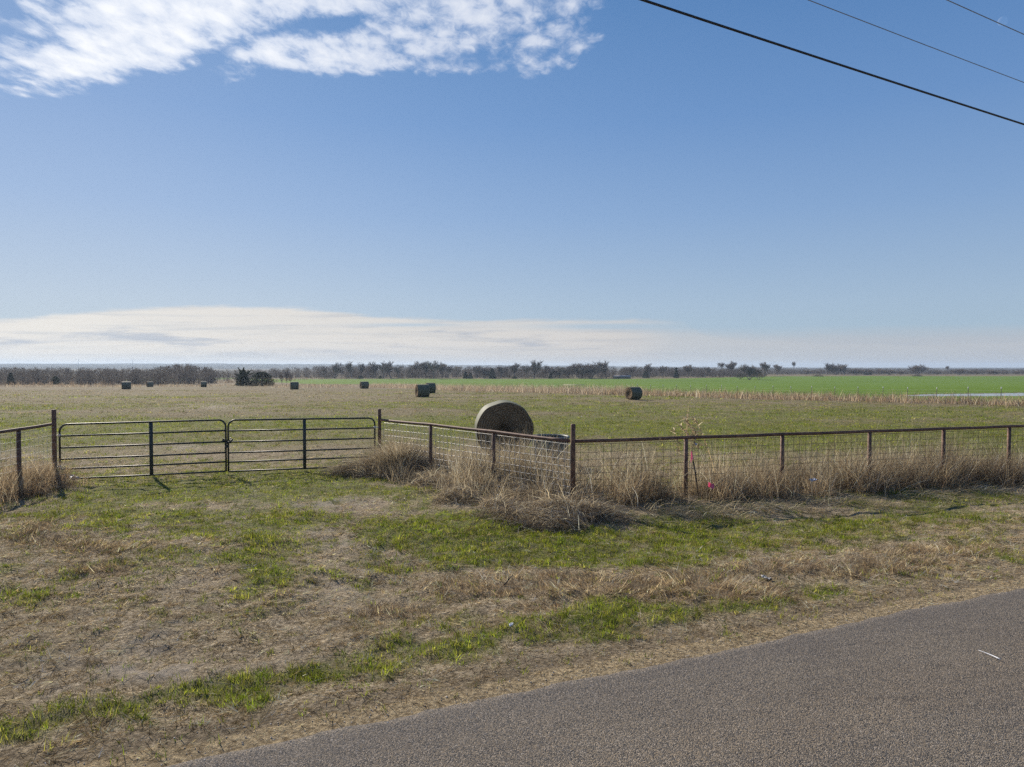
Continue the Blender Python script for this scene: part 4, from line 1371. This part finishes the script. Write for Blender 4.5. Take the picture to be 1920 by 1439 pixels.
def plant(name, pair, x, y, h, w, label, cat, group, sink=0.05):
    root = empty(name, (x, y, Hf(x, y) - sink), RNG.uniform(0, 2 * PI))
    root.scale = (w, w, h)
    tag(root, label, cat, group)
    link('trunk', pair[0], root); link('crown', pair[1], root)
    return root


def tree_at(kind, px, base, top, label, wf=1.0, Y=None, group='bare trees in the far treeline', name=None, pair=None, cat='tree'):
    if Y is None:
        g = G(px, base); Y = g[1]
    a, b = ray(px, base); x = a * Y
    zt = CAM_Z + ray(px, top)[1] * Y
    h = zt - Hf(x, Y)
    if kind in ('spread', 'oval', 'multi', 'lolly', 'slim') and pair is None: h *= 1.10
    pr = pair or PROTO[kind][RNG.integers(0, len(PROTO[kind]))]
    return plant(name or 'bare_tree', pr, x, Y, h, h * wf, label, cat, group)


GENERIC = {'oval': 'leafless oval-crowned tree in the crowded middle of the far treeline',
           'spread': 'leafless wide-crowned tree in the crowded middle of the far treeline',
           'slim': 'leafless slender tree in the crowded middle of the far treeline',
           'multi': 'leafless many-stemmed tree in the crowded middle of the far treeline'}
# tall individual crowns rising above the middle treeline
for px, top, kind, wf in [(612, 686, 'slim', 1), (628, 681, 'spread', 1), (641, 684, 'slim', 1), (660, 679, 'oval', 1), (675, 681, 'oval', .9), (690, 684, 'slim', 1.1), (705, 679.5, 'spread', 1), (719, 684, 'oval', 1), (733, 678.5, 'spread', 1.1),
                          (748, 683, 'oval', .9), (764, 686, 'slim', 1), (785, 679, 'oval', 1), (797, 679.5, 'spread', .95), (813, 678, 'oval', 1), (829, 681, 'spread', 1), (842, 687, 'oval', 1), (858, 687, 'slim', 1), (893, 687, 'oval', 1),
                          (908, 688, 'multi', 1), (940, 686, 'oval', 1), (952, 686, 'slim', 1.2), (1021, 685, 'oval', 1), (1038, 688, 'multi', 1), (1052, 688, 'oval', 1), (1066, 687, 'multi', 1)]:
    tree_at(kind, px, 710.5, top, GENERIC[kind], wf, Y=485 + RNG.uniform(-12, 14))
SPEC = [
    ('spread', 966, 711, 682, 'broad bare tree right of the single dark cone cedar in the far treeline', 1.1),
    ('oval', 984, 711, 683, 'bare oval tree left of the tallest twisted tree in the far treeline', 1.0),
    ('spread', 1001, 711, 676.5, 'tallest twisted bare tree rising above the far treeline, behind the corner post', .95),
    ('multi', 1087, 710, 681, 'rounded many-stemmed bare tree, first of the dense clump above the small field gate', 1.2),
    ('multi', 1108, 710, 680, 'wide many-stemmed bare tree in the middle of the clump beyond the field gate', 1.3),
    ('spread', 1137, 710, 678, 'tall bare tree at the right end of the clump beyond the field gate', 1.0),
    ('oval', 1187, 709, 685, 'bare oval tree above the bluish bale near the low shed', 1.0),
    ('spread', 1218, 709, 683, 'bare flat-topped tree above the dark square cedar', 1.1),
    ('oval', 1243, 709, 687, 'small bare tree between the dark square cedar and the green cedar', 1.1),
    ('spread', 1290, 708, 684.5, 'bare spreading tree just right of the green cedar', 1.2),
    ('oval', 1322, 708, 688, 'low bare tree left of the gap before the umbrella tree', 1.3),
    ('lolly', 1353, 706, 681, 'bare umbrella-shaped tree left of the broad rounded pair', 1.1),
    ('spread', 1372, 706, 679, 'broad rounded bare tree left of the big field-edge tree', 1.2),
    ('spread', 1433, 705, 680, 'dark bare tree close behind the right side of the big field-edge tree', 1.1),
    ('spread', 1457, 704, 684, 'dark bare tree standing left of the thin lollipop tree', 1.3),
    ('lolly', 1488, 704, 679, 'thin lollipop-shaped bare tree alone against the sky', .55),
    ('spread', 1550, 703.5, 681.5, 'left and tallest tree of the rounded clump over the wheat field', 1.1),
    ('multi', 1567, 703.5, 683, 'dark middle tree of the rounded clump over the wheat field', 1.2),
    ('spread', 1583, 703.5, 684, 'right tree of the rounded clump over the wheat field', 1.2),
    ('multi', 1721, 703.5, 684, 'large dome-shaped bare tree alone on the right skyline', 1.25),
    ('lolly', 1776, 704, 687, 'pale pointed bare tree among low bushes on the right skyline', .8),
]
for kind, px, base, top, label, wf in SPEC:
    tree_at(kind, px, base, top, label, wf, Y=(485 if px < 1180 else 520 if px < 1340 else 600 if px < 1440 else 700) + RNG.uniform(-10, 10))
# big many-stemmed tree at the edge of the wheat
gb = G(1405, 712.5)
tree_at('multi', 1405, 712.5, 680, 'big grey many-stemmed tree standing in the wheat at its far edge', .85, Y=440, group='bare trees at the wheat edge', pair=PROTO['multi'][0])
tree_at('bush', 1388, 712, 692, 'brown bush at the left foot of the big field-edge tree', 1.2, Y=438, group='bare trees at the wheat edge', name='bare_bush', cat='bush')
tree_at('bush', 1423, 711.5, 690, 'brown bush at the right foot of the big field-edge tree', 1.1, Y=446, group='bare trees at the wheat edge', name='bare_bush', cat='bush')
# round bushes along the right skyline
for i, (px, top, wf) in enumerate([(1606, 691, 1.5), (1632, 692, 1.8), (1648, 690.5, 1.7), (1668, 693, 1.8), (1690, 694, 2.0), (1757, 692.5, 1.4), (1798, 692, 1.5), (1825, 690.5, 1.6), (1852, 692.5, 1.5), (1864, 694, 1.4), (1882, 693.5, 1.3), (1906, 694, 1.5), (1928, 694, 1.6), (1512, 693, 2.0), (1530, 692, 1.8)]):
    tree_at('bush' if i % 3 else 'multi', px, 704, top, 'low rounded leafless bush in the row along the right skyline', wf, Y=700 + RNG.uniform(-15, 15), group='bushes along the right skyline', name='bare_bush', cat='bush')

# cedars
CG = 'dark evergreen cedars'
for kind, px, base, top, Y, wf, label in [
        ('spiky', 456, 722.5, 688, 225, .95, 'spiky dark cedar with jutting boughs in the meadow, left of the rounded cedar'),
        ('dome', 491, 722, 696, 228, 1.5, 'rounded dark cedar in the meadow close to the spiky one'),
        ('cone', 20, 721.5, 698, 262, 1.0, 'broad conical cedar at the far left before the woods'),
        ('dome', 104, 721, 705, 262, .8, 'small round cedar before the left woods, above the gate post'),
        ('cone', 923, 710.5, 690, 480, 1.15, 'single dark cone-shaped cedar standing out in the middle treeline'),
        ('cone', 873, 710.5, 696, 480, 1.3, 'left of the two low cedars above the rear bale of the pair'),
        ('cone', 882, 710.5, 699, 480, 1.5, 'right of two low cedars left of the single cone cedar'),
        ('dome', 676, 711, 704, 480, 1.6, 'squat dark cedar at the foot of the treeline above the lone middle bale'),
        ('dome', 713, 711, 704.5, 480, 1.3, 'tiny dark cedar at the foot of the treeline left of the bale pair'),
        ('cone', 1032, 710.5, 700, 480, 1.4, 'low dark cedar between the twisted tree and the clump beyond the gate'),
        ('dome', 1211, 708, 696, 500, .9, 'dark square-looking cedar right of the low shed'),
        ('cone', 1268, 707.5, 688, 505, .8, 'tall green cedar amid bare trees right of the bluish bale'),
        ('dome', 965, 710.5, 706, 478, 2.2, 'flat dark juniper at the foot of the broad bare tree'),
        ('dome', 1627, 704, 692.5, 702, 1.3, 'dark green cedar among the low bushes on the right skyline')]:
    tree_at(kind, px, base, top, label, wf, Y=Y, group=CG, name='cedar', pair=CED[kind][RNG.integers(0, len(CED[kind]))])

# a few pale leafless saplings near the rounded cedar
for i, px in enumerate((530, 538, 545)):
    tree_at('slim', px, 721, 694 + i * 2, 'thin pale leafless sapling in the little group right of the rounded cedar', .7, Y=236 + i * 3, group='saplings by the rounded cedar', name='sapling')


# the woods behind: too many trunks to count
def build_woods():
    rb = RB(); rnd = np.random.default_rng(5)
    tones = np.array([(.064, .058, .068), (.088, .078, .084), (.050, .047, .057), (.115, .10, .098)])

    def tree(x, y, h, wd, m=110, pal=tones):
        z0 = Hf(x, y); n = m
        t = rnd.random(n); a = rnd.uniform(0, 2 * PI, n)
        rr = wd * np.sqrt(np.clip(np.sin(np.clip(t, .22, 1) ** .8 * PI), .02, 1)) * np.sqrt(rnd.random(n))
        P = np.stack([x + rr * np.cos(a), y + rr * np.sin(a), z0 + h * t * .88], 1)
        L = rnd.uniform(.10, .24, n) * h
        rb.add(ribbons(P, PI / 2 - a + rnd.normal(0, .6, n), rnd.normal(.95, .4, n), rnd.normal(.8, .5, n), L, rnd.uniform(.08, .2, n) * (h / 9), 2, pal[rnd.integers(0, len(pal), n)] * (.8 + .4 * rnd.random((n, 1)))))
        k = 4
        rb.add(ribbons(np.stack([x + rnd.normal(0, .25 * wd, k), y + rnd.normal(0, .3, k), np.full(k, z0)], 1), rnd.uniform(0, 6.28, k), rnd.normal(1.5, .08, k), rnd.normal(1.4, .2, k), np.full(k, h * .7), np.full(k, .24), 3, pal[rnd.integers(0, len(pal), k)]))
    # left woods, several ranks
    for Y0, Y1, px0, px1, n, top in ((258, 285, -90, 330, 120, None), (290, 340, -120, 400, 150, None), (350, 430, -150, 470, 170, None)):
        for _ in range(n):
            Y = rnd.uniform(Y0, Y1); px = rnd.uniform(px0, px1)
            tpy = np.interp(px, [-150, 0, 60, 120, 220, 300, 335, 370, 400, 440, 480], [686, 687, 689, 688, 690, 687, 682, 683, 688, 692, 694]) + rnd.uniform(-1.5, 7) + (6 if Y < 290 and rnd.random() < .6 else 0)
            x = ray(px, 700)[0] * Y; h = CAM_Z + ray(px, tpy)[1] * Y - Hf(x, Y)
            if h > 2: tree(x, Y, h, h * rnd.uniform(.24, .36), 170)
    # middle treeline body
    for _ in range(640):
        px = rnd.uniform(395, 1175); Y = rnd.uniform(488, 560)
        tpy = np.interp(px, [395, 440, 500, 560, 600, 850, 900, 1000, 1060, 1175], [696, 695, 692, 689, 686, 686, 687, 688, 688, 689]) + rnd.uniform(-2, 6)
        x = ray(px, 700)[0] * Y; h = CAM_Z + ray(px, tpy)[1] * Y - Hf(x, Y)
        tree(x, Y, h, h * rnd.uniform(.28, .42), 150)
    for _ in range(380):
        px = rnd.uniform(1160, 1420); Y = rnd.uniform(530, 640)
        tpy = np.interp(px, [1160, 1250, 1330, 1400], [689, 688.5, 690, 692]) + rnd.uniform(-1.5, 5)
        x = ray(px, 700)[0] * Y; h = CAM_Z + ray(px, tpy)[1] * Y - Hf(x, Y)
        tree(x, Y, h, h * rnd.uniform(.3, .45), 130)
    # thin low scrub on the right skyline
    for _ in range(720):
        px = rnd.uniform(1390, 2060); Y = rnd.uniform(715, 900)
        tpy = np.interp(px, [1400, 1600, 1800, 2050], [691, 691.5, 692.5, 693]) + rnd.uniform(-2.5, 4)
        x = ray(px, 700)[0] * Y; h = CAM_Z + ray(px, tpy)[1] * Y - Hf(x, Y)
        tree(x, Y, max(h, 1.5), max(h, 1.5) * rnd.uniform(.6, 1.1), 110)
    # undergrowth, brush in front of the woods
    brush = np.array([(.2, .15, .12), (.26, .20, .155), (.16, .12, .10)])
    for _ in range(260):
        px = rnd.uniform(-100, 620); Y = np.interp(px, [-100, 200, 420, 620], [250, 262, 330, 470]) + rnd.uniform(-14, 10)
        x = ray(px, 700)[0] * Y; tree(x, Y, rnd.uniform(.8, 2.6), rnd.uniform(.8, 1.6), 40, brush)
    o = rb.build('woods', M_STRAW); tag(o, 'leafless woods and undergrowth massed behind the meadow', 'woods', kind='stuff')


build_woods()

# low shed in front of the treeline
def build_shed():
    g = G(1166, 709.5); Y = 478; x = ray(1166, 709)[0] * Y; z = Hf(x, Y)
    root = empty('shed', (x, Y, z), math.radians(4)); tag(root, 'long low shed with pale metal roof before the far treeline', 'shed')
    MB().box((0, 0, .65), (11.0, 5.0, 1.3), 0, .02).build('wall', mat_plain('shed_board', (.16, .12, .10), (.24, .18, .15), 2, .9), root)
    r = MB()
    V = [(-5.8, -2.9, 1.28), (5.8, -2.9, 1.28), (5.8, 0, 2.2), (-5.8, 0, 2.2), (-5.8, 2.9, 1.28), (5.8, 2.9, 1.28),
         (-5.8, -2.9, 1.36), (5.8, -2.9, 1.36), (5.8, 0, 2.28), (-5.8, 0, 2.28), (-5.8, 2.9, 1.36), (5.8, 2.9, 1.36)]
    r.add(V, [(0, 3, 2, 1), (3, 4, 5, 2), (6, 7, 8, 9), (9, 8, 11, 10), (0, 1, 7, 6), (4, 10, 11, 5), (0, 6, 9, 3), (3, 9, 10, 4), (1, 2, 8, 7), (2, 5, 11, 8)])
    r.build('roof', mat_plain('shed_roof', (.24, .21, .20), (.33, .30, .28), 1.5, .55), root)
    d = MB(); d.box((-2.2, -2.53, .58), (1.6, .06, 1.1), 0, .01); d.build('door', mat_plain('shed_door', (.05, .05, .05), (.09, .08, .07), 3, .8), root)


build_shed()

# dark brush piles at the far edge of the wheat
for px, py, w_, label in ((1534, 705.5, 9.0, 'dark brush pile at the wheat edge under the rounded tree clump'), (1720, 707, 8.0, 'dark brush pile at the wheat edge under the dome-shaped tree')):
    Y = 590.0; x = ray(px, py)[0] * Y; z = Hf(x, Y); rb = RB(); n = 700
    a = RNG.uniform(0, 2 * PI, n); r = np.sqrt(RNG.random(n))
    rb.add(ribbons(np.stack([x + w_ / 2 * r * np.cos(a), Y + 2.2 * r * np.sin(a), z + 1.7 * (1 - r ** 2) * RNG.random(n)], 1), RNG.uniform(0, 6.28, n), RNG.normal(.2, .4, n), RNG.normal(-.1, .4, n), RNG.uniform(.8, 2.2, n), RNG.uniform(.06, .14, n), 2,
                  pick(np.array([(.05, .04, .035), (.085, .065, .055), (.12, .09, .075)]), n)))
    tag(rb.build('brush_pile', M_STRAW, loc=(x, Y, z)), label, 'brush pile', 'brush piles at the wheat edge')

# two thin masts on the horizon
M_MAST = mat_plain('mast_steel', (.25, .25, .26), (.35, .35, .36), 1, .5)
for px, top, h, label in ((147, 674.5, 0, 'thin radio mast on the far left horizon, nearer the frame edge'), (248, 673.5, 0, 'thin radio mast on the horizon above the left bales')):
    Y = 2500.0; a, b = ray(px, top); x = a * Y; zt = CAM_Z + b * Y; z0 = -8.0
    root = empty('radio_mast', (x, Y, z0)); tag(root, label, 'mast', 'radio masts on the horizon')
    hh = zt - z0; mb = MB()
    for k in range(3):
        t = k * 2 * PI / 3; mb.tube([(.9 * math.cos(t), .9 * math.sin(t), 0), (.35 * math.cos(t), .35 * math.sin(t), hh)], [.22, .15], 5)
    for k in range(10):
        f = k / 10; rr = .9 - .55 * f
        mb.tube([(rr * math.cos(t), rr * math.sin(t), f * hh) for t in np.linspace(0, 2 * PI, 4)], .1, 4, False)
    mb.build('lattice', M_MAST, root)
    MB().tube([(0, 0, hh), (0, 0, hh + 2.5)], .12, 5).build('antenna', M_MAST, root)

# ------------------------------------------------------------------ overhead wires
M_CABLE = mat_plain('black_cable', (.012, .012, .014), (.02, .02, .024), 3, .5)
M_LINE = mat_plain('aluminium_line', (.16, .18, .21), (.24, .26, .3), 3, .5)
UW = np.array([.872, .49, 0.0])
for px, py, Y, r, mat, label in ((1550, 114.5, 10.7, .0165, M_CABLE, 'thick black cable, lowest of the overhead lines'), (1712, 76.5, 14.0, .0075, M_LINE, 'thin grey power line in the middle of the three overhead lines'),
                                 (1845, 32, 14.25, .0085, M_LINE, 'thin grey power line, highest of the three, by the moon')):
    p = at(px, py, Y)
    pts = []
    for s in np.linspace(-45, 60, 43): pts.append(p + UW * s + np.array([0, 0, 0.00035 * (s - 4) ** 2]))
    mb = MB(); mb.tube(np.array(pts) - p, r, 8)
    tag(mb.build('power_line', mat, smooth=True, loc=tuple(p)), label, 'power line', 'overhead lines across the upper right sky')

# ------------------------------------------------------------------ moon
def build_moon():
    m, T = new_mat('moon_surface')
    d = T.n.new('ShaderNodeBsdfDiffuse'); T.put(d.inputs[0], T.mix(T.noise(T.obj(), .03, 3), (.05, .05, .05, 1), (.085, .085, .082, 1)))
    tr = T.n.new('ShaderNodeBsdfTransparent'); ad = T.n.new('ShaderNodeAddShader')
    T.l.new(d.outputs[0], ad.inputs[0]); T.l.new(tr.outputs[0], ad.inputs[1])
    mx = T.n.new('ShaderNodeMixShader'); T.l.new(T.n.new('ShaderNodeNewGeometry').outputs['Backfacing'], mx.inputs[0])
    T.l.new(ad.outputs[0], mx.inputs[1]); T.l.new(tr.outputs[0], mx.inputs[2]); T.out(mx.outputs[0])
    D = 12000.0; c = at(1880, 40, 1.0) - np.array([0, 0, CAM_Z]); c = c / np.linalg.norm(c) * D
    R = D * math.radians(.27); mb = MB(); nu, nv = 40, 20
    V = [(R * math.sin(math.pi * j / nv) * math.cos(2 * PI * i / nu), R * math.sin(math.pi * j / nv) * math.sin(2 * PI * i / nu), R * math.cos(math.pi * j / nv)) for j in range(nv + 1) for i in range(nu)]
    mb.add(V, [(j * nu + i, (j + 1) * nu + i, (j + 1) * nu + (i + 1) % nu, j * nu + (i + 1) % nu) for j in range(nv) for i in range(nu)])
    tag(mb.build('moon', m, smooth=True, loc=tuple(c)), 'faint crescent moon in the blue sky between the power lines', 'moon')


build_moon()

# ------------------------------------------------------------------ stake, flags, litter
def mat_pink():
    m, T = new_mat('pink_ribbon')
    c = T.mix(T.noise(T.obj(), 30, 3), (.9, .22, .38, 1), (.95, .38, .5, 1))
    d = T.n.new('ShaderNodeBsdfDiffuse'); T.l.new(c, d.inputs[0]); t = T.n.new('ShaderNodeBsdfTranslucent'); T.l.new(c, t.inputs[0])
    mx = T.n.new('ShaderNodeMixShader'); mx.inputs[0].default_value = .5
    T.l.new(d.outputs[0], mx.inputs[1]); T.l.new(t.outputs[0], mx.inputs[2]); T.out(mx.outputs[0])
    return m


M_PINK = mat_pink()
M_WHITEP = mat_plain('white_plastic', (.62, .64, .68), (.8, .81, .84), 14, .35)
M_BLUEP = mat_plain('blue_white_plastic', (.26, .31, .42), (.6, .62, .66), 9, .5)
M_FILM = mat_plain('clear_film', (.30, .29, .27), (.46, .45, .43), 20, .4)
M_STAKE = mat_plain('stake_steel', (.035, .03, .028), (.08, .06, .05), 12, .7)


def crumple(name, mat, loc, size, seed, label, cat, thin=.004):
    r = np.random.default_rng(seed); n = 15
    u, v = np.meshgrid(np.linspace(-1, 1, n), np.linspace(-1, 1, n), indexing='ij')
    x = u + .35 * (fbm(u * 3 + seed, v * 3, 2, seed) - .5); y = v + .35 * (fbm(u * 3, v * 3 + seed, 2, seed + 5) - .5)
    z = fbm(u * 2.3 + seed, v * 2.3, 3, seed + 9) * 1.5 + .5 * np.abs(np.sin(u * 5 + v * 4 + seed)) * r.uniform(.4, 1)
    V = np.stack([x.ravel() * size[0], y.ravel() * size[1], (z.ravel() - z.min()) * size[2]], 1)
    low = V - np.array([0, 0, thin])
    i = (np.arange(n - 1)[:, None] * n + np.arange(n - 1)[None, :]).ravel()
    top = np.stack([i, i + n, i + n + 1, i + 1], 1); m = n * n
    bot = top[:, ::-1] + m
    bd = [k for k in range(n)] + [k * n + n - 1 for k in range(1, n)] + [(n - 1) * n + k for k in range(n - 2, -1, -1)] + [k * n for k in range(n - 2, 0, -1)]
    side = np.array([(bd[k], bd[(k + 1) % len(bd)], bd[(k + 1) % len(bd)] + m, bd[k] + m) for k in range(len(bd))])
    o = link(name, np_mesh(name, np.concatenate([V, low]), [top, bot, side], mat), None, tuple(loc))
    o.rotation_euler = (r.uniform(-.3, .3), r.uniform(-.3, .3), r.uniform(0, 6))
    return tag(o, label, cat)


def build_small():
    # leaning stake with ribbon
    b = ground_pt(3.62, 13.62); root = empty('survey_stake', tuple(b)); tag(root, 'thin dark stake with pink ribbon leaning beside the second pipe post', 'stake')
    tip = at(1296.5, 846, 13.7) - b
    MB().tube([(0, 0, -.1), tuple(tip * .5), tuple(tip)], .013, 8).build('rod', M_STAKE, root)
    rbm = RB(); n = 5
    rbm.add(ribbons(np.repeat(tip[None] + [[0, -.02, 0]], n, 0), RNG.uniform(2.4, 4.0, n), RNG.uniform(-1.5, -1.2, n), RNG.uniform(-1.6, -1.3, n), RNG.uniform(.16, .27, n), RNG.uniform(.02, .03, n), 4, np.ones((n, 3))))
    V = np.concatenate(rbm.V); link('ribbon', np_mesh('ribbon', V, [np.concatenate(rbm.Q), np.concatenate(rbm.T)], M_PINK), root)
    # pale tag tied on the rail
    p = at(1304.5, 836, 13.72)
    crumple('plastic_scrap', M_WHITEP, p, (.022, .012, .05), 4, 'small white scrap snagged in the wire just under the long rail', 'litter')
    # pink marker flag in the grass
    f = at(1326.5, 914, 13.3); g = ground_pt(f[0], f[1]); root = empty('marker_flag', tuple(g)); tag(root, 'bright pink marker flag standing low in the dead grass', 'marker flag')
    hh = f[2] - g[2] + .10
    MB().tube([(0, 0, -.05), (.01, 0, hh)], .003, 6).build('wire_stem', M_STAKE, root)
    fl = MB(); n = 6
    V = []; 
    for i in range(n):
        for j in range(4):
            V.append((.01 + i / 5 * .11, -.02 * math.sin(i * 1.4 + j), hh - j / 3 * .09 - i * .009))
    V2 = [(a_, b_ + .003, c_) for a_, b_, c_ in V]
    q = [(i * 4 + j, i * 4 + j + 1, i * 4 + j + 5, i * 4 + j + 4) for i in range(n - 1) for j in range(3)]
    fl.add(V, q); fl.add(V2, q); fl.build('flag', M_PINK, root)
    g = G(126, 905); crumple('plastic_bag', M_BLUEP, g + [0, 0, .05], (.20, .12, .11), 2, 'blue and white crumpled plastic bag under the hinge end of the left gate', 'litter')
    g = G(106, 908); crumple('plastic_bag', M_WHITEP, g + [0, 0, .05], (.10, .08, .08), 12, 'white crumpled plastic bag at the foot of the left gate post', 'litter')
    p = at(1525, 902, 14.0); crumple('plastic_bag', M_BLUEP, (p[0], p[1], p[2]), (.06, .045, .05), 3, 'pale blue plastic bag caught in the dead grass under the long fence', 'litter')
    g = G(1436, 1089); crumple('plastic_film', M_FILM, g + [0, 0, .02], (.07, .05, .03), 7, 'pale clear plastic film lying on the tan verge grass above the road', 'litter', .002)
    g = G(960, 1179); crumple('paper_scrap', M_WHITEP, g + [0, 0, .02], (.022, .02, .03), 8, 'tiny white paper scrap on the green verge below the tan tufts', 'litter', .002)
    g = G(973, 1037); 
    # white strip on the asphalt
    a_, b_ = G(1834, 1242), G(1875, 1260); d = b_ - a_; mb = MB()
    z0 = float(base_z(a_[1])) + .055
    pts = [np.array([a_[0] + d[0] * t + .008 * math.sin(t * 3), a_[1] + d[1] * t, float(base_z(a_[1] + d[1] * t)) + .066]) for t in np.linspace(0, 1, 9)]
    mb.tube(np.array(pts) - pts[0], [.0012, .002, .002, .003, .0035, .004, .004, .0042, .003], 6)
    tag(mb.build('plastic_strip', M_WHITEP, loc=tuple(pts[0])), 'thin white strip lying on the asphalt road', 'litter')
    # dark twig
    g = G(944, 1100); mb = MB(); mb.tube([(0, 0, .01), (.05, .02, .06), (.10, .05, .11)], [.008, .006, .004], 6); mb.tube([(.05, .02, .06), (.06, .06, .12)], [.005, .003], 5)
    tag(mb.build('twig', M_STAKE, loc=tuple(g)), 'short dark twig sticking up from the verge grass above the tan tufts', 'twig')


build_small()


# loose gravel along the asphalt edge
def build_gravel():
    n = 1500
    t = RNG.uniform(-4, 16, n); s = RNG.normal(.05, .16, n); ok = (s > -.25) & (s < .8); t, s = t[ok], s[ok]; n = len(t)
    x = RE[0] + RU[0] * t + RN[0] * s; y = RE[1] + RU[1] * t + RN[1] * s
    z = np.where(s < .03, base_z(y) + .018, H(x, y)) + .002
    r = RNG.uniform(.003, .008, n)
    octa = np.array([(1, 0, 0), (0, 1, 0), (-1, 0, 0), (0, -1, 0), (0, 0, .8), (0, 0, -.8)])
    V = np.stack([x, y, z], 1)[:, None, :] + octa[None] * r[:, None, None] * RNG.uniform(.6, 1.3, (n, 6, 1))
    f = np.array([(0, 1, 4), (1, 2, 4), (2, 3, 4), (3, 0, 4), (1, 0, 5), (2, 1, 5), (3, 2, 5), (0, 3, 5)])
    T_ = (np.arange(n) * 6)[:, None, None] + f[None]
    c = pick(np.array([(.42, .36, .29), (.52, .45, .36), (.34, .31, .28), (.6, .54, .46)]), n)
    m, T = new_mat('gravel_stone'); T.bsdf(T.attr('Col', 'Color'), .85)
    tag(link('gravel', np_mesh('gravel', V.reshape(-1, 3), [T_.reshape(-1, 3)], m, col=np.repeat(c, 6, 0))), 'loose stones along the asphalt edge', 'gravel', kind='stuff')


build_gravel()

# ------------------------------------------------------------------ haze
def build_haze():
    m, T = new_mat('haze_air')
    v = T.n.new('ShaderNodeVolumePrincipled')
    v.inputs['Color'].default_value = (.64, .80, 1.0, 1); v.inputs['Density'].default_value = 1.5e-4
    v.inputs['Anisotropy'].default_value = 0.25
    T.out(v.outputs[0], vol=True)
    mb = MB(); mb.box((0, 0, 8.5), (14400, 14400, 52.0))
    o = mb.build('haze', m); tag(o, kind='stuff', label='thin blue haze in the far air', cat='haze')


build_haze()

# ------------------------------------------------------------------ render settings
vs = scene.view_settings
vs.view_transform = 'Standard'; vs.look = 'None'; vs.exposure = 0.55; vs.gamma = 1.0
scene.display_settings.display_device = 'sRGB'
scene.render.engine = 'CYCLES'
cy = scene.cycles
cy.max_bounces = 6; cy.diffuse_bounces = 2; cy.glossy_bounces = 2; cy.transmission_bounces = 3; cy.transparent_max_bounces = 8; cy.volume_bounces = 0
cy.use_denoising = False; cy.denoiser = 'OPENIMAGEDENOISE'; cy.denoising_input_passes = 'RGB_ALBEDO_NORMAL'; cy.denoising_prefilter = 'ACCURATE'
cy.sample_clamp_indirect = 4.0
cy.use_adaptive_sampling = False
scene.render.film_transparent = False
scene.render.filter_size = 1.5
